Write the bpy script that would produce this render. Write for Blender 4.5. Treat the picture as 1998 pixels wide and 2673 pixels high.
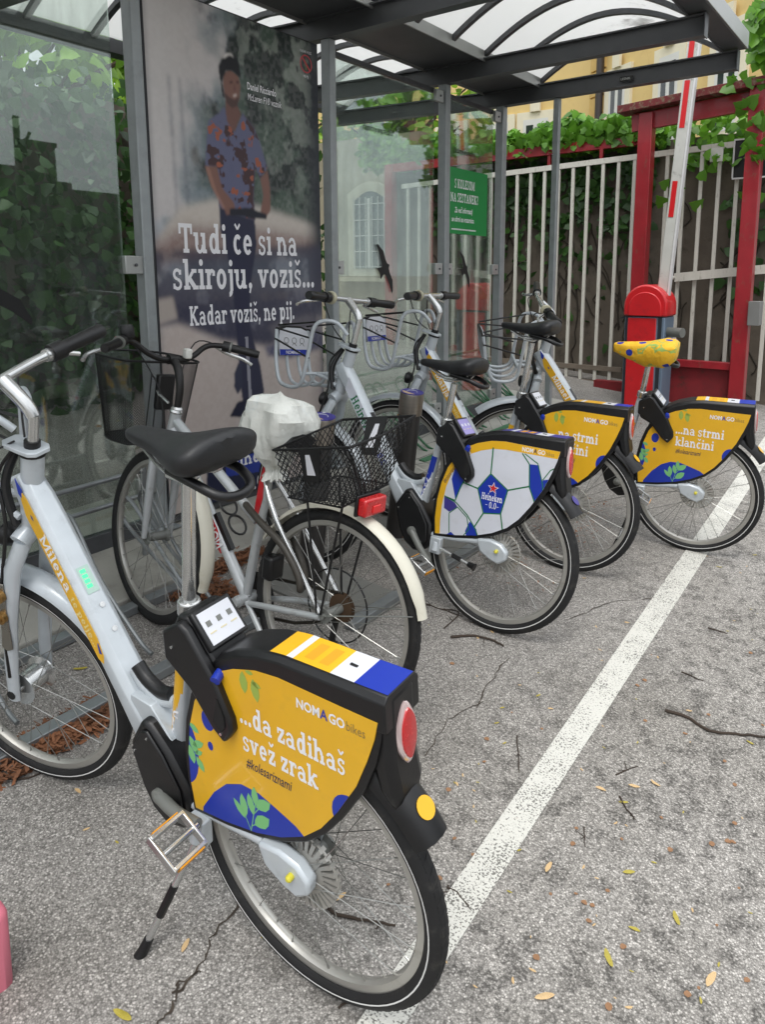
import bpy, math, random
import numpy as np
from mathutils import Vector, Matrix
random.seed(7); rng = np.random.default_rng(5)
for o in list(bpy.data.objects): bpy.data.objects.remove(o)
sc = bpy.context.scene; C = sc.collection
PI = math.pi; cos = math.cos; sin = math.sin; rad = math.radians

# ---------------------------------------------------------------- camera
# world: z up, the shelter wall runs along +Y at x = -3, the beams along X
RS = Matrix(((0.99547066, 0.0, -0.09506921), (0.00269734, 0.99959742, 0.02824383), (0.09503094, -0.02837234, 0.99506991)))
G3 = RS.transposed()                       # sloping yard frame -> world
G4 = G3.to_4x4()
MS = ((0.82646588, 0.56298220, 0.00227980), (0.09650414, -0.13767760, -0.98576459), (-0.55465404, 0.81492081, -0.16811595))
FPX, CX, CY = 1959.63, 1090.08, 1049.46
cam_d = bpy.data.cameras.new('camera'); cam = bpy.data.objects.new('camera', cam_d); C.objects.link(cam)
R_, D_, F_ = [Vector(r) for r in MS]
m = Matrix((R_, -D_, -F_)).transposed().to_4x4(); m.translation = Vector((0.15868, -0.04738, 1.66156))
cam.matrix_world = m
cam_d.sensor_fit = 'HORIZONTAL'; cam_d.sensor_width = 36.0; cam_d.lens = FPX * 36.0 / 1998.0
cam_d.shift_x = (999.0 - CX) / 1998.0; cam_d.shift_y = (CY - 1336.5) / 1998.0
cam_d.clip_start = 0.02; cam_d.clip_end = 2000
sc.camera = cam

# ---------------------------------------------------------------- sky and sun (overcast)
world = bpy.data.worlds.new('World'); sc.world = world; world.use_nodes = True
nt = world.node_tree; N = nt.nodes; L = nt.links; N.clear()
out = N.new('ShaderNodeOutputWorld'); bg = N.new('ShaderNodeBackground')
sky = N.new('ShaderNodeTexSky'); sky.sky_type = 'NISHITA'; sky.sun_disc = False
SUN_EL, SUN_AZ = rad(62), rad(150)
sky.sun_elevation = SUN_EL; sky.sun_rotation = SUN_AZ; sky.air_density = 1.0; sky.dust_density = 4.0; sky.ozone_density = 1.0
hsv = N.new('ShaderNodeHueSaturation'); hsv.inputs['Saturation'].default_value = 0.16; hsv.inputs['Value'].default_value = 1.0
tc = N.new('ShaderNodeTexCoord'); nz = N.new('ShaderNodeTexNoise'); nz.inputs['Scale'].default_value = 2.6; nz.inputs['Detail'].default_value = 7
nz.inputs['Roughness'].default_value = 0.6
mp = N.new('ShaderNodeMapping'); mp.inputs['Scale'].default_value = (1, 1, 2.2)
cr = N.new('ShaderNodeValToRGB'); cr.color_ramp.elements[0].position = 0.3; cr.color_ramp.elements[0].color = (0.62, 0.64, 0.68, 1)
cr.color_ramp.elements[1].position = 0.72; cr.color_ramp.elements[1].color = (1.35, 1.33, 1.3, 1)
mx = N.new('ShaderNodeMix'); mx.data_type = 'RGBA'; mx.blend_type = 'MULTIPLY'; mx.inputs['Factor'].default_value = 1.0
flat = N.new('ShaderNodeMix'); flat.data_type = 'RGBA'; flat.inputs['Factor'].default_value = 0.75; flat.inputs['B'].default_value = (10.5, 10.9, 11.3, 1)
L.new(sky.outputs['Color'], hsv.inputs['Color']); L.new(hsv.outputs['Color'], flat.inputs['A'])
L.new(tc.outputs['Generated'], mp.inputs['Vector']); L.new(mp.outputs['Vector'], nz.inputs['Vector']); L.new(nz.outputs['Fac'], cr.inputs['Fac'])
L.new(flat.outputs['Result'], mx.inputs['A']); L.new(cr.outputs['Color'], mx.inputs['B'])
sz = N.new('ShaderNodeSeparateXYZ'); L.new(tc.outputs['Generated'], sz.inputs['Vector'])
gr_ = N.new('ShaderNodeMapRange'); gr_.inputs['From Min'].default_value = 0.0; gr_.inputs['From Max'].default_value = 1.0; gr_.inputs['To Min'].default_value = 0.5; gr_.inputs['To Max'].default_value = 1.5; L.new(sz.outputs['Z'], gr_.inputs['Value'])
vm = N.new('ShaderNodeVectorMath'); vm.operation = 'SCALE'; L.new(mx.outputs['Result'], vm.inputs[0]); L.new(gr_.outputs['Result'], vm.inputs['Scale'])
L.new(vm.outputs['Vector'], bg.inputs['Color']); bg.inputs['Strength'].default_value = 0.125
L.new(bg.outputs['Background'], out.inputs['Surface'])
sun_d = bpy.data.lights.new('sun', 'SUN'); sun_d.energy = 1.1; sun_d.angle = rad(24); sun_d.color = (1.0, 0.97, 0.92)
sun = bpy.data.objects.new('sun', sun_d); C.objects.link(sun)
sun.rotation_euler = (rad(90) - SUN_EL, 0, PI - SUN_AZ)
vs = sc.view_settings; vs.view_transform = 'Standard'; vs.look = 'None'; vs.gamma = 1.0; vs.exposure = 0.36; vs.use_curve_mapping = False
sc.cycles.use_denoising = True; sc.cycles.max_bounces = 9; sc.cycles.transparent_max_bounces = 16
sc.cycles.caustics_reflective = False; sc.cycles.caustics_refractive = False

# ---------------------------------------------------------------- helpers
def lin(c):
    return tuple(((x / 255.0) / 12.92 if x / 255.0 <= 0.04045 else ((x / 255.0 + 0.055) / 1.055) ** 2.4) for x in c)
MATS = {}
def mat(name, rgb, rough=0.5, metal=0.0, var=0.0, vscale=8.0, bump=0.0, bscale=60.0, dirt=None, dscale=5.0, damt=0.5, coat=0.0, spec=0.5, trans=0.0, alpha=1.0, emit=None, dpos=0.55, stretch=(1, 1, 1)):
    if name in MATS: return MATS[name]
    m = bpy.data.materials.new(name); m.use_nodes = True; MATS[name] = m
    n = m.node_tree.nodes; l = m.node_tree.links; b = n['Principled BSDF']
    col = lin(rgb) + (1,)
    b.inputs['Base Color'].default_value = col; b.inputs['Roughness'].default_value = rough; b.inputs['Metallic'].default_value = metal
    b.inputs['Specular IOR Level'].default_value = spec; b.inputs['Coat Weight'].default_value = coat
    b.inputs['Transmission Weight'].default_value = trans
    if emit: b.inputs['Emission Color'].default_value = lin(emit) + (1,); b.inputs['Emission Strength'].default_value = 1.0
    if var or bump or dirt:
        t = n.new('ShaderNodeTexCoord'); mpn = n.new('ShaderNodeMapping'); mpn.inputs['Scale'].default_value = stretch; l.new(t.outputs['Object'], mpn.inputs['Vector'])
        src = None
        if var:
            x = n.new('ShaderNodeTexNoise'); x.inputs['Scale'].default_value = vscale; x.inputs['Detail'].default_value = 5; l.new(mpn.outputs['Vector'], x.inputs['Vector'])
            r = n.new('ShaderNodeValToRGB'); r.color_ramp.elements[0].position = 0.3; r.color_ramp.elements[1].position = 0.7
            r.color_ramp.elements[0].color = tuple(max(0, k * (1 - var)) for k in col[:3]) + (1,); r.color_ramp.elements[1].color = tuple(min(1, k * (1 + var)) for k in col[:3]) + (1,)
            l.new(x.outputs['Fac'], r.inputs['Fac']); src = r.outputs['Color']
            rr = n.new('ShaderNodeMapRange'); rr.inputs['To Min'].default_value = max(0.02, rough - 0.1); rr.inputs['To Max'].default_value = min(1, rough + 0.1)
            l.new(x.outputs['Fac'], rr.inputs['Value']); l.new(rr.outputs['Result'], b.inputs['Roughness'])
        if dirt:
            y = n.new('ShaderNodeTexNoise'); y.inputs['Scale'].default_value = dscale; y.inputs['Detail'].default_value = 9; y.inputs['Roughness'].default_value = 0.7; l.new(mpn.outputs['Vector'], y.inputs['Vector'])
            r2 = n.new('ShaderNodeMapRange'); r2.inputs['From Min'].default_value = dpos; r2.inputs['From Max'].default_value = dpos + 0.14; r2.inputs['To Max'].default_value = damt; l.new(y.outputs['Fac'], r2.inputs['Value'])
            mm = n.new('ShaderNodeMix'); mm.data_type = 'RGBA'; l.new(r2.outputs['Result'], mm.inputs['Factor'])
            if src: l.new(src, mm.inputs['A'])
            else: mm.inputs['A'].default_value = col
            mm.inputs['B'].default_value = lin(dirt) + (1,); src = mm.outputs['Result']
        if src: l.new(src, b.inputs['Base Color'])
        if bump:
            z = n.new('ShaderNodeTexNoise'); z.inputs['Scale'].default_value = bscale; z.inputs['Detail'].default_value = 4; l.new(mpn.outputs['Vector'], z.inputs['Vector'])
            bp = n.new('ShaderNodeBump'); bp.inputs['Strength'].default_value = bump; bp.inputs['Distance'].default_value = 0.004; l.new(z.outputs['Fac'], bp.inputs['Height']); l.new(bp.outputs['Normal'], b.inputs['Normal'])
    return m

def frame_of(d):
    d = d.normalized(); a = Vector((0, 0, 1)) if abs(d.z) < 0.9 else Vector((1, 0, 0))
    x = d.cross(a).normalized(); return x, d.cross(x).normalized()
def smooth_path(pts, k=4):
    P = [Vector(p) for p in pts]; out = []
    for i in range(len(P) - 1):
        p0 = P[max(i - 1, 0)]; p1 = P[i]; p2 = P[i + 1]; p3 = P[min(i + 2, len(P) - 1)]
        for j in range(k):
            t = j / k
            out.append(0.5 * ((2 * p1) + (p2 - p0) * t + (2 * p0 - 5 * p1 + 4 * p2 - p3) * t * t + (3 * p1 - p0 - 3 * p2 + p3) * t ** 3))
    return out + [P[-1]]
class MB:
    def __init__(s): s.v = []; s.f = []
    def add(s, vs, fs):
        b = len(s.v); s.v += [tuple(p) for p in vs]; s.f += [tuple(i + b for i in f) for f in fs]; return s
    def box(s, c, d, R=None, c2=None):
        c = Vector(c); h = Vector(d) / 2
        vs = [Vector((x, y, z)) for z in (-h.z, h.z) for y in (-h.y, h.y) for x in (-h.x, h.x)]
        if R is not None: vs = [R @ p for p in vs]
        return s.add([c + p for p in vs], [(0, 2, 3, 1), (4, 5, 7, 6), (0, 1, 5, 4), (2, 6, 7, 3), (0, 4, 6, 2), (1, 3, 7, 5)])
    def bar(s, a, b, w, h, up=(0, 0, 1)):            # rectangular bar from a to b
        a = Vector(a); b = Vector(b); d = (b - a).normalized(); u = Vector(up); x = d.cross(u).normalized(); y = x.cross(d)
        q = [x * w / 2 + y * h / 2, -x * w / 2 + y * h / 2, -x * w / 2 - y * h / 2, x * w / 2 - y * h / 2]
        return s.add([a + p for p in q] + [b + p for p in q], [(0, 1, 2, 3), (7, 6, 5, 4), (0, 4, 5, 1), (1, 5, 6, 2), (2, 6, 7, 3), (3, 7, 4, 0)])
    def tube(s, pts, r, n=10, closed=False, k=0, caps=True):
        P = smooth_path(pts, k) if k else [Vector(p) for p in pts]
        m = len(P); rr = r if isinstance(r, (list, tuple)) else [r] * m
        if len(rr) != m: rr = [rr[0] + (rr[-1] - rr[0]) * i / (m - 1) for i in range(m)]
        x = None; vs = []
        for i in range(m):
            d = (P[(i + 1) % m] - P[i - 1]) if closed else (P[min(i + 1, m - 1)] - P[max(i - 1, 0)])
            if d.length < 1e-9: d = Vector((0, 0, 1))
            d.normalize()
            if x is None: x, _ = frame_of(d)
            x = (x - d * x.dot(d)).normalized(); y = d.cross(x)
            vs += [P[i] + (x * cos(2 * PI * j / n) + y * sin(2 * PI * j / n)) * rr[i] for j in range(n)]
        fs = []
        for i in range(m if closed else m - 1):
            a = i * n; b = ((i + 1) % m) * n
            fs += [(a + j, a + (j + 1) % n, b + (j + 1) % n, b + j) for j in range(n)]
        if caps and not closed: fs += [tuple(range(n))[::-1], tuple((m - 1) * n + j for j in range(n))]
        return s.add(vs, fs)
    def lathe(s, prof, o=(0, 0, 0), d=(0, 0, 1), n=24, caps=True):
        o = Vector(o); d = Vector(d).normalized(); x, y = frame_of(d); vs = []; m = len(prof)
        for r, h in prof: vs += [o + d * h + (x * cos(2 * PI * j / n) + y * sin(2 * PI * j / n)) * r for j in range(n)]
        fs = [(i * n + j, i * n + (j + 1) % n, (i + 1) * n + (j + 1) % n, (i + 1) * n + j) for i in range(m - 1) for j in range(n)]
        if caps: fs += [tuple(range(n))[::-1], tuple((m - 1) * n + j for j in range(n))]
        return s.add(vs, fs)
    def prism(s, poly, f, t0, t1):                   # polygon (a,b) extruded between t0 and t1 by f(a,b,t)
        n = len(poly)
        return s.add([f(a, b, t0) for a, b in poly] + [f(a, b, t1) for a, b in poly],
                     [tuple(range(n))[::-1], tuple(range(n, 2 * n))] + [(i, (i + 1) % n, n + (i + 1) % n, n + i) for i in range(n)])
    def poly(s, pts): return s.add(pts, [tuple(range(len(pts)))])
    def loft(s, secs, caps=True):                    # list of equal-length loops
        n = len(secs[0]); vs = [p for q in secs for p in q]
        fs = [(i * n + j, i * n + (j + 1) % n, (i + 1) * n + (j + 1) % n, (i + 1) * n + j) for i in range(len(secs) - 1) for j in range(n)]
        if caps: fs += [tuple(range(n))[::-1], tuple((len(secs) - 1) * n + j for j in range(n))]
        return s.add(vs, fs)
    def mesh(s, name, mt, smooth=40):
        me = bpy.data.meshes.new(name); me.from_pydata([tuple(p) for p in s.v], [], s.f)
        if mt: me.materials.append(mt)
        if smooth:
            me.polygons.foreach_set('use_smooth', [True] * len(me.polygons)); me.set_sharp_from_angle(angle=rad(smooth))
        me.update(); return me
    def build(s, name, mt, parent=None, smooth=40, bevel=0, xf=None, M=None):
        if xf: s.v = [tuple(xf(Vector(p))) for p in s.v]
        o = bpy.data.objects.new(name, s.mesh(name, mt, smooth)); C.objects.link(o)
        if parent: o.parent = parent
        if M is not None: o.matrix_world = M
        if bevel:
            b = o.modifiers.new('bevel', 'BEVEL'); b.width = bevel; b.segments = 2; b.limit_method = 'ANGLE'; b.angle_limit = rad(35)
        return o
def inst(name, me, parent=None, M=None):
    o = bpy.data.objects.new(name, me); C.objects.link(o)
    if parent: o.parent = parent
    if M is not None: o.matrix_world = M if not parent else o.matrix_world
    return o
def tag(o, label=None, cat=None, group=None, kind=None):
    if label: o['label'] = label
    if cat: o['category'] = cat
    if group: o['group'] = group
    if kind: o['kind'] = kind
    return o
def thing(name, label, cat, M=None, group=None):
    o = bpy.data.objects.new(name, None); C.objects.link(o); o.empty_display_size = 0.1
    if M is not None: o.matrix_world = M
    return tag(o, label, cat, group)
def gz(x, y):                                        # height of the sloping yard at world x, y
    x = min(max(x, -7.0), 7.0); y = min(max(y, -8.0), 16.0); return -0.09550 * x + 0.02851 * y
def gp(x, y, z=0.0): return G3 @ Vector((x, y, z))
def GM(x, y, a=0.0, z=0.0): return G4 @ Matrix.Translation((x, y, z)) @ Matrix.Rotation(a, 4, 'Z')

# ---------------------------------------------------------------- lettering
S_, B_, O_ = 0.145, 0.095, 0.06; XH, CAP, ASC, DSC = 0.50, 0.70, 0.74, -0.20
def st(x, y0, y1, top='l', bot='b', w=S_):           # stem with slabs
    o = [('r', x, y0, x + w, y1)]
    if bot == 'b': o.append(('r', x - O_, y0, x + w + O_, y0 + B_))
    if bot == 'r': o.append(('r', x, y0, x + w + O_, y0 + B_))
    if top == 'b': o.append(('r', x - O_, y1 - B_, x + w + O_, y1))
    if top == 'l': o.append(('r', x - O_ - 0.01, y1 - B_, x + 0.01, y1))
    return o
def ar(cx, cy, rx, ry, a0, a1, t=S_): return [('a', cx, cy, rx, ry, a0, a1, t)]
def ln(x0, y0, x1, y1, t=S_): return [('l', x0, y0, x1, y1, t)]
def dot(x, y, r=0.085): return [('a', x, y, r, r, 0, 360, r * 0.98)]
def bowl(cx): return ar(cx, 0.25, 0.22, 0.265, 0, 360, S_)
def caron(cx, y=0.64): return ln(cx - 0.13, y + 0.13, cx, y, 0.075) + ln(cx, y, cx + 0.13, y + 0.13, 0.075)
GL = {}
def gl(ch, w, *parts): GL[ch] = (w, [p for q in parts for p in q])
gl('a', .56, st(.33, 0, .36, None, 'r'), ar(.24, .33, .21, .18, 0, 165, .11), ar(.24, .155, .21, .165, 0, 360, .11))
gl('b', .60, st(.08, 0, ASC, 'l', None), bowl(.34)); gl('d', .62, st(.38, 0, ASC, 'l', 'r'), bowl(.28))
gl('c', .50, ar(.27, .25, .23, .265, 45, 315)); gl('e', .54, ar(.27, .25, .23, .265, 0, 320), [('r', .06, .215, .48, .29)])
gl('f', .40, st(.10, 0, .55, None), ar(.30, .55, .20, .20, 50, 180), [('r', .0, XH - B_, .36, XH)])
gl('g', .58, ar(.26, .27, .21, .245, 0, 360), st(.35, .0, XH, None, None), ar(.255, .0, .22, .20, 180, 360, .1))
gl('h', .66, st(.08, 0, ASC), ar(.32, .28, .21, .235, 0, 150), st(.42, 0, .30, None)); gl('i', .30, st(.09, 0, XH), dot(.152, .66))
gl('j', .30, st(.11, -.05, XH, 'l', None), ar(.06, -.05, .175, .16, 270, 360), dot(.172, .66))
gl('k', .62, st(.08, 0, ASC), ln(.18, .20, .45, .47, .1), ln(.26, .27, .50, .04), [('r', .36, XH - B_, .58, XH), ('r', .40, 0, .64, B_)])
gl('l', .30, st(.09, 0, ASC)); gl('m', .96, st(.08, 0, XH), ar(.31, .28, .20, .235, 0, 150), st(.39, 0, .30, None), ar(.62, .28, .20, .235, 0, 150), st(.70, 0, .30, None))
gl('n', .66, st(.08, 0, XH), ar(.32, .28, .21, .235, 0, 150), st(.42, 0, .30, None)); gl('o', .54, ar(.27, .25, .23, .265, 0, 360))
gl('p', .62, st(.08, DSC, XH), bowl(.34)); gl('r', .46, st(.08, 0, XH), ar(.31, .30, .18, .21, 35, 160, .12), [('r', .33, .33, .45, .46)])
gl('s', .46, ar(.23, .37, .18, .145, 30, 270, .1), ar(.23, .135, .19, .15, -150, 90, .1), [('r', .30, .36, .40, .48), ('r', .05, .02, .14, .15)])
gl('t', .40, st(.10, .12, .64, None, None), ar(.26, .14, .16, .155, 180, 320, .1), [('r', .0, XH - B_, .36, XH)])
gl('u', .66, st(.08, .20, XH, 'l', None), ar(.28, .21, .20, .225, 180, 360, .11), st(.41, 0, XH, 'l', 'r'))
gl('v', .56, ln(.12, .47, .28, .03), ln(.28, .03, .44, .47, .1), [('r', .0, XH - B_, .25, XH), ('r', .33, XH - B_, .57, XH)])
gl('z', .50, [('r', .05, XH - .1, .45, XH), ('r', .05, 0, .46, .1), ('r', .05, XH - .2, .13, XH), ('r', .38, 0, .46, .2)], ln(.40, .43, .11, .07, .13))
gl('č', .50, GL['c'][1], caron(.27)); gl('š', .46, GL['s'][1], caron(.23)); gl('ž', .50, GL['z'][1], caron(.25)); gl('ć', .50, GL['c'][1])
gl('T', .66, st(.27, 0, CAP, None), [('r', .03, CAP - .1, .64, CAP), ('r', .03, CAP - .25, .12, CAP), ('r', .55, CAP - .25, .64, CAP)])
gl('K', .74, st(.10, 0, CAP, 'b'), ln(.20, .28, .54, .64, .1), ln(.30, .37, .58, .04), [('r', .43, CAP - B_, .70, CAP), ('r', .45, 0, .74, B_)])
gl('H', .78, st(.10, 0, CAP, 'b'), st(.52, 0, CAP, 'b'), [('r', .2, .31, .54, .40)]); gl('D', .72, st(.10, 0, CAP, 'l', 'b'), ar(.33, .35, .33, .36, -90, 90), [('r', .1, 0, .36, .1), ('r', .1, CAP - .1, .36, CAP)])
gl('M', .94, st(.10, 0, CAP, 'l', 'b', .1), st(.72, 0, CAP, None, 'b'), ln(.16, .66, .46, .08, .14), ln(.46, .08, .78, .66, .1), [('r', .72, CAP - B_, .91, CAP)])
gl('R', .70, st(.10, 0, CAP, 'l'), ar(.33, .51, .25, .20, -90, 90), [('r', .1, .31, .36, .40), ('r', .1, CAP - .09, .36, CAP)], ln(.36, .34, .58, .04), [('r', .48, 0, .72, B_)])
gl('L', .62, st(.10, 0, CAP, 'b'), [('r', .1, 0, .58, .1), ('r', .49, 0, .58, .24)]); gl('F', .60, st(.10, 0, CAP, 'l'), [('r', .1, CAP - .1, .56, CAP), ('r', .47, CAP - .23, .56, CAP), ('r', .2, .31, .43, .4)])
gl('S', .56, ar(.28, .53, .21, .18, 30, 270, .11), ar(.28, .18, .22, .19, -150, 90, .11), [('r', .38, .52, .47, .70), ('r', .05, .0, .14, .18)])
gl('O', .74, ar(.37, .35, .33, .37, 0, 360)); gl('E', .62, st(.10, 0, CAP, 'l'), [('r', .1, CAP - .1, .57, CAP), ('r', .1, 0, .58, .1), ('r', .2, .31, .44, .4), ('r', .48, CAP - .22, .57, CAP), ('r', .49, 0, .58, .22)])
gl('N', .76, st(.10, 0, CAP, 'l', 'b', .1), st(.54, 0, CAP, 'b', None, .1), ln(.16, .64, .58, .05, .14)); gl('A', .72, ln(.14, .02, .36, .66, .1), ln(.36, .66, .58, .02), [('r', .2, .2, .52, .28), ('r', .02, 0, .26, B_), ('r', .44, 0, .72, B_)])
gl('Z', .60, [('r', .06, CAP - .1, .55, CAP), ('r', .05, 0, .56, .1), ('r', .06, CAP - .22, .15, CAP), ('r', .47, 0, .56, .22)], ln(.48, .62, .12, .08, .13))
gl('?', .46, ar(.22, .52, .2, .19, -80, 170, .11), [('r', .17, .2, .28, .36)], dot(.225, .07)); gl('0', .54, ar(.27, .35, .22, .36, 0, 360, .11)); gl('1', .40, st(.15, 0, CAP, 'l'))
gl('.', .24, dot(.12, .07)); gl(',', .24, dot(.12, .07), ln(.15, .06, .08, -.12, .07)); gl(' ', .24); gl('-', .36, [('r', .04, .3, .32, .37)]); gl('!', .24, [('r', .07, .2, .17, .7)], dot(.12, .07))
def slab(text, f, size, x=0.0, track=0.02, shear=0.0, sx=1.0):
    """slab-serif lettering as flat strokes; f(x, y, t) maps to 3D. Returns MB, width"""
    b = MB(); t = 0.0
    for ch in text:
        w, prim = GL.get(ch, GL[' '])
        for p in prim:
            if p[0] == 'r':
                q = [(p[1], p[2]), (p[3], p[2]), (p[3], p[4]), (p[1], p[4])]; loops = [q]
            elif p[0] == 'l':
                dx, dy = p[3] - p[1], p[4] - p[2]; d = math.hypot(dx, dy); nx, ny = -dy / d * p[5] / 2, dx / d * p[5] / 2
                loops = [[(p[1] + nx, p[2] + ny), (p[3] + nx, p[4] + ny), (p[3] - nx, p[4] - ny), (p[1] - nx, p[2] - ny)][::-1]]
            else:
                _, cx, cy, rx, ry, a0, a1, th = p; k = max(4, int(abs(a1 - a0) / 24)); loops = []
                A = [rad(a0 + (a1 - a0) * i / k) for i in range(k + 1)]
                for i in range(k):
                    c0, s0, c1, s1 = cos(A[i]), sin(A[i]), cos(A[i + 1]), sin(A[i + 1]); ri, rj = max(rx - th, 0.002), max(ry - th * 0.8, 0.002)
                    loops.append([(cx + ri * c0, cy + rj * s0), (cx + rx * c0, cy + ry * s0), (cx + rx * c1, cy + ry * s1), (cx + ri * c1, cy + rj * s1)])
            t += 0.00003
            for q in loops: b.poly([f((x + (a + c * shear) * sx) * size, c * size, t) for a, c in q])
        x += (w + track) * sx
        if t > 0.0006: t = 0.0
    return b, x * size
def sans(text, f, size, shear=0.0, offset=0.0, align='LEFT', sx=1.0, space=1.0):
    cu = bpy.data.curves.new('t', 'FONT'); cu.body = text; cu.size = size; cu.shear = shear; cu.offset = offset; cu.align_x = align; cu.space_character = space; cu.resolution_u = 2
    ob = bpy.data.objects.new('t', cu); C.objects.link(ob); dg = bpy.context.evaluated_depsgraph_get()
    me = bpy.data.meshes.new_from_object(ob.evaluated_get(dg)); b = MB()
    b.add([f(v.co.x * sx, v.co.y, 0.0) for v in me.vertices], [tuple(p.vertices) for p in me.polygons])
    bpy.data.meshes.remove(me); bpy.data.objects.remove(ob); bpy.data.curves.remove(cu); return b
# ================================================================ ground
def asphalt():
    m = bpy.data.materials.new('asphalt'); m.use_nodes = True; n = m.node_tree.nodes; l = m.node_tree.links; b = n['Principled BSDF']
    t = n.new('ShaderNodeTexCoord')
    def noise(s, d=6, r=0.6):
        x = n.new('ShaderNodeTexNoise'); x.inputs['Scale'].default_value = s; x.inputs['Detail'].default_value = d; x.inputs['Roughness'].default_value = r; l.new(t.outputs['Object'], x.inputs['Vector']); return x.outputs['Fac']
    def ramp(src, p):
        r = n.new('ShaderNodeValToRGB'); e = r.color_ramp.elements
        while len(e) < len(p): e.new(0.5)
        for k, (q, c) in enumerate(p): e[k].position = q; e[k].color = (c if isinstance(c, tuple) else (c, c, c)) + (1,)
        l.new(src, r.inputs['Fac']); return r.outputs['Color']
    def mixc(a, bb, f, mode='MULTIPLY', fac=1.0):
        x = n.new('ShaderNodeMix'); x.data_type = 'RGBA'; x.blend_type = mode
        if isinstance(f, float): x.inputs['Factor'].default_value = f
        else: l.new(f, x.inputs['Factor'])
        l.new(a, x.inputs['A']); l.new(bb, x.inputs['B']); return x.outputs['Result']
    def math_(op, a, bb):
        x = n.new('ShaderNodeMath'); x.operation = op; x.use_clamp = True
        for i, q in enumerate((a, bb)):
            if isinstance(q, (int, float)): x.inputs[i].default_value = q
            else: l.new(q, x.inputs[i])
        return x.outputs[0]
    v = n.new('ShaderNodeTexVoronoi'); v.inputs['Scale'].default_value = 215; l.new(t.outputs['Object'], v.inputs['Vector'])
    sep = n.new('ShaderNodeSeparateColor'); l.new(v.outputs['Color'], sep.inputs['Color'])
    stone = ramp(sep.outputs[0], [(0.0, (0.20, 0.196, 0.192)), (0.35, (0.35, 0.346, 0.34)), (0.8, (0.47, 0.466, 0.46)), (1.0, (0.72, 0.715, 0.71))])
    edge = ramp(v.outputs['Distance'], [(0.25, 1.0), (0.66, 0.60)])
    col = mixc(stone, edge, 1.0)
    fine = ramp(noise(420, 2), [(0.3, 0.8), (0.7, 1.12)]); col = mixc(col, fine, 1.0)
    # the trafficked yard outside the bikes is coarser and carries dark, lichen-like spots
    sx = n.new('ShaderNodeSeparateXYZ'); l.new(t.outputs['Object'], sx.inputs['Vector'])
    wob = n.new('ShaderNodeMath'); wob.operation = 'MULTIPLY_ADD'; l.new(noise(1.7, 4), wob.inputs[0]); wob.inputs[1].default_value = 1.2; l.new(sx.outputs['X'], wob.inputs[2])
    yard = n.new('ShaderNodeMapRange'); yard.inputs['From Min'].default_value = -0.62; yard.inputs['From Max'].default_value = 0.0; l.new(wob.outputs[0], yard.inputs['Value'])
    s1 = n.new('ShaderNodeMapRange'); s1.inputs['From Min'].default_value = 0.505; s1.inputs['From Max'].default_value = 0.60; l.new(noise(15, 3, 0.55), s1.inputs['Value'])
    s2 = n.new('ShaderNodeMapRange'); s2.inputs['From Min'].default_value = 0.36; s2.inputs['From Max'].default_value = 0.60; l.new(noise(120, 3), s2.inputs['Value'])
    spot = math_('MULTIPLY', math_('MULTIPLY', s1.outputs[0], s2.outputs[0]), math_('ADD', math_('MULTIPLY', yard.outputs[0], 0.66), 0.08))
    dark = n.new('ShaderNodeRGB'); dark.outputs[0].default_value = (0.045, 0.044, 0.043, 1); col = mixc(col, dark.outputs[0], spot, 'MIX')
    big = ramp(noise(0.9, 7), [(0.32, (0.74, 0.73, 0.71)), (0.66, (1.06, 1.06, 1.07))]); col = mixc(col, big, 1.0)
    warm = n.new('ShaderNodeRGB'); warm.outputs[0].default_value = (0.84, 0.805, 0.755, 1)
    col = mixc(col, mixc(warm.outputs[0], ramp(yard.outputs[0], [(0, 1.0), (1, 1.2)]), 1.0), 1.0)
    l.new(col, b.inputs['Base Color']); b.inputs['Roughness'].default_value = 0.88; b.inputs['Specular IOR Level'].default_value = 0.3
    h = math_('ADD', math_('MULTIPLY', v.outputs['Distance'], -0.6), 0.8)
    bp = n.new('ShaderNodeBump'); bp.inputs['Strength'].default_value = 0.8; bp.inputs['Distance'].default_value = 0.004; bp.invert = False
    l.new(h, bp.inputs['Height']); l.new(bp.outputs['Normal'], b.inputs['Normal'])
    return m
g = MB(); XS = [-400, -120, -40, -14, -7] + [-6 + i for i in range(13)] + [7, 14, 40, 120, 400]; YS = [-400, -120, -30, -8] + [-7 + i for i in range(23)] + [16, 30, 80, 200, 500]
for y in YS:
    for x in XS: g.v.append((x, y, gz(x, y)))
nx = len(XS); g.f = [(j * nx + i, j * nx + i + 1, (j + 1) * nx + i + 1, (j + 1) * nx + i) for j in range(len(YS) - 1) for i in range(nx - 1)]
ground = tag(g.build('ground', asphalt(), smooth=0), kind='structure')

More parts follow.
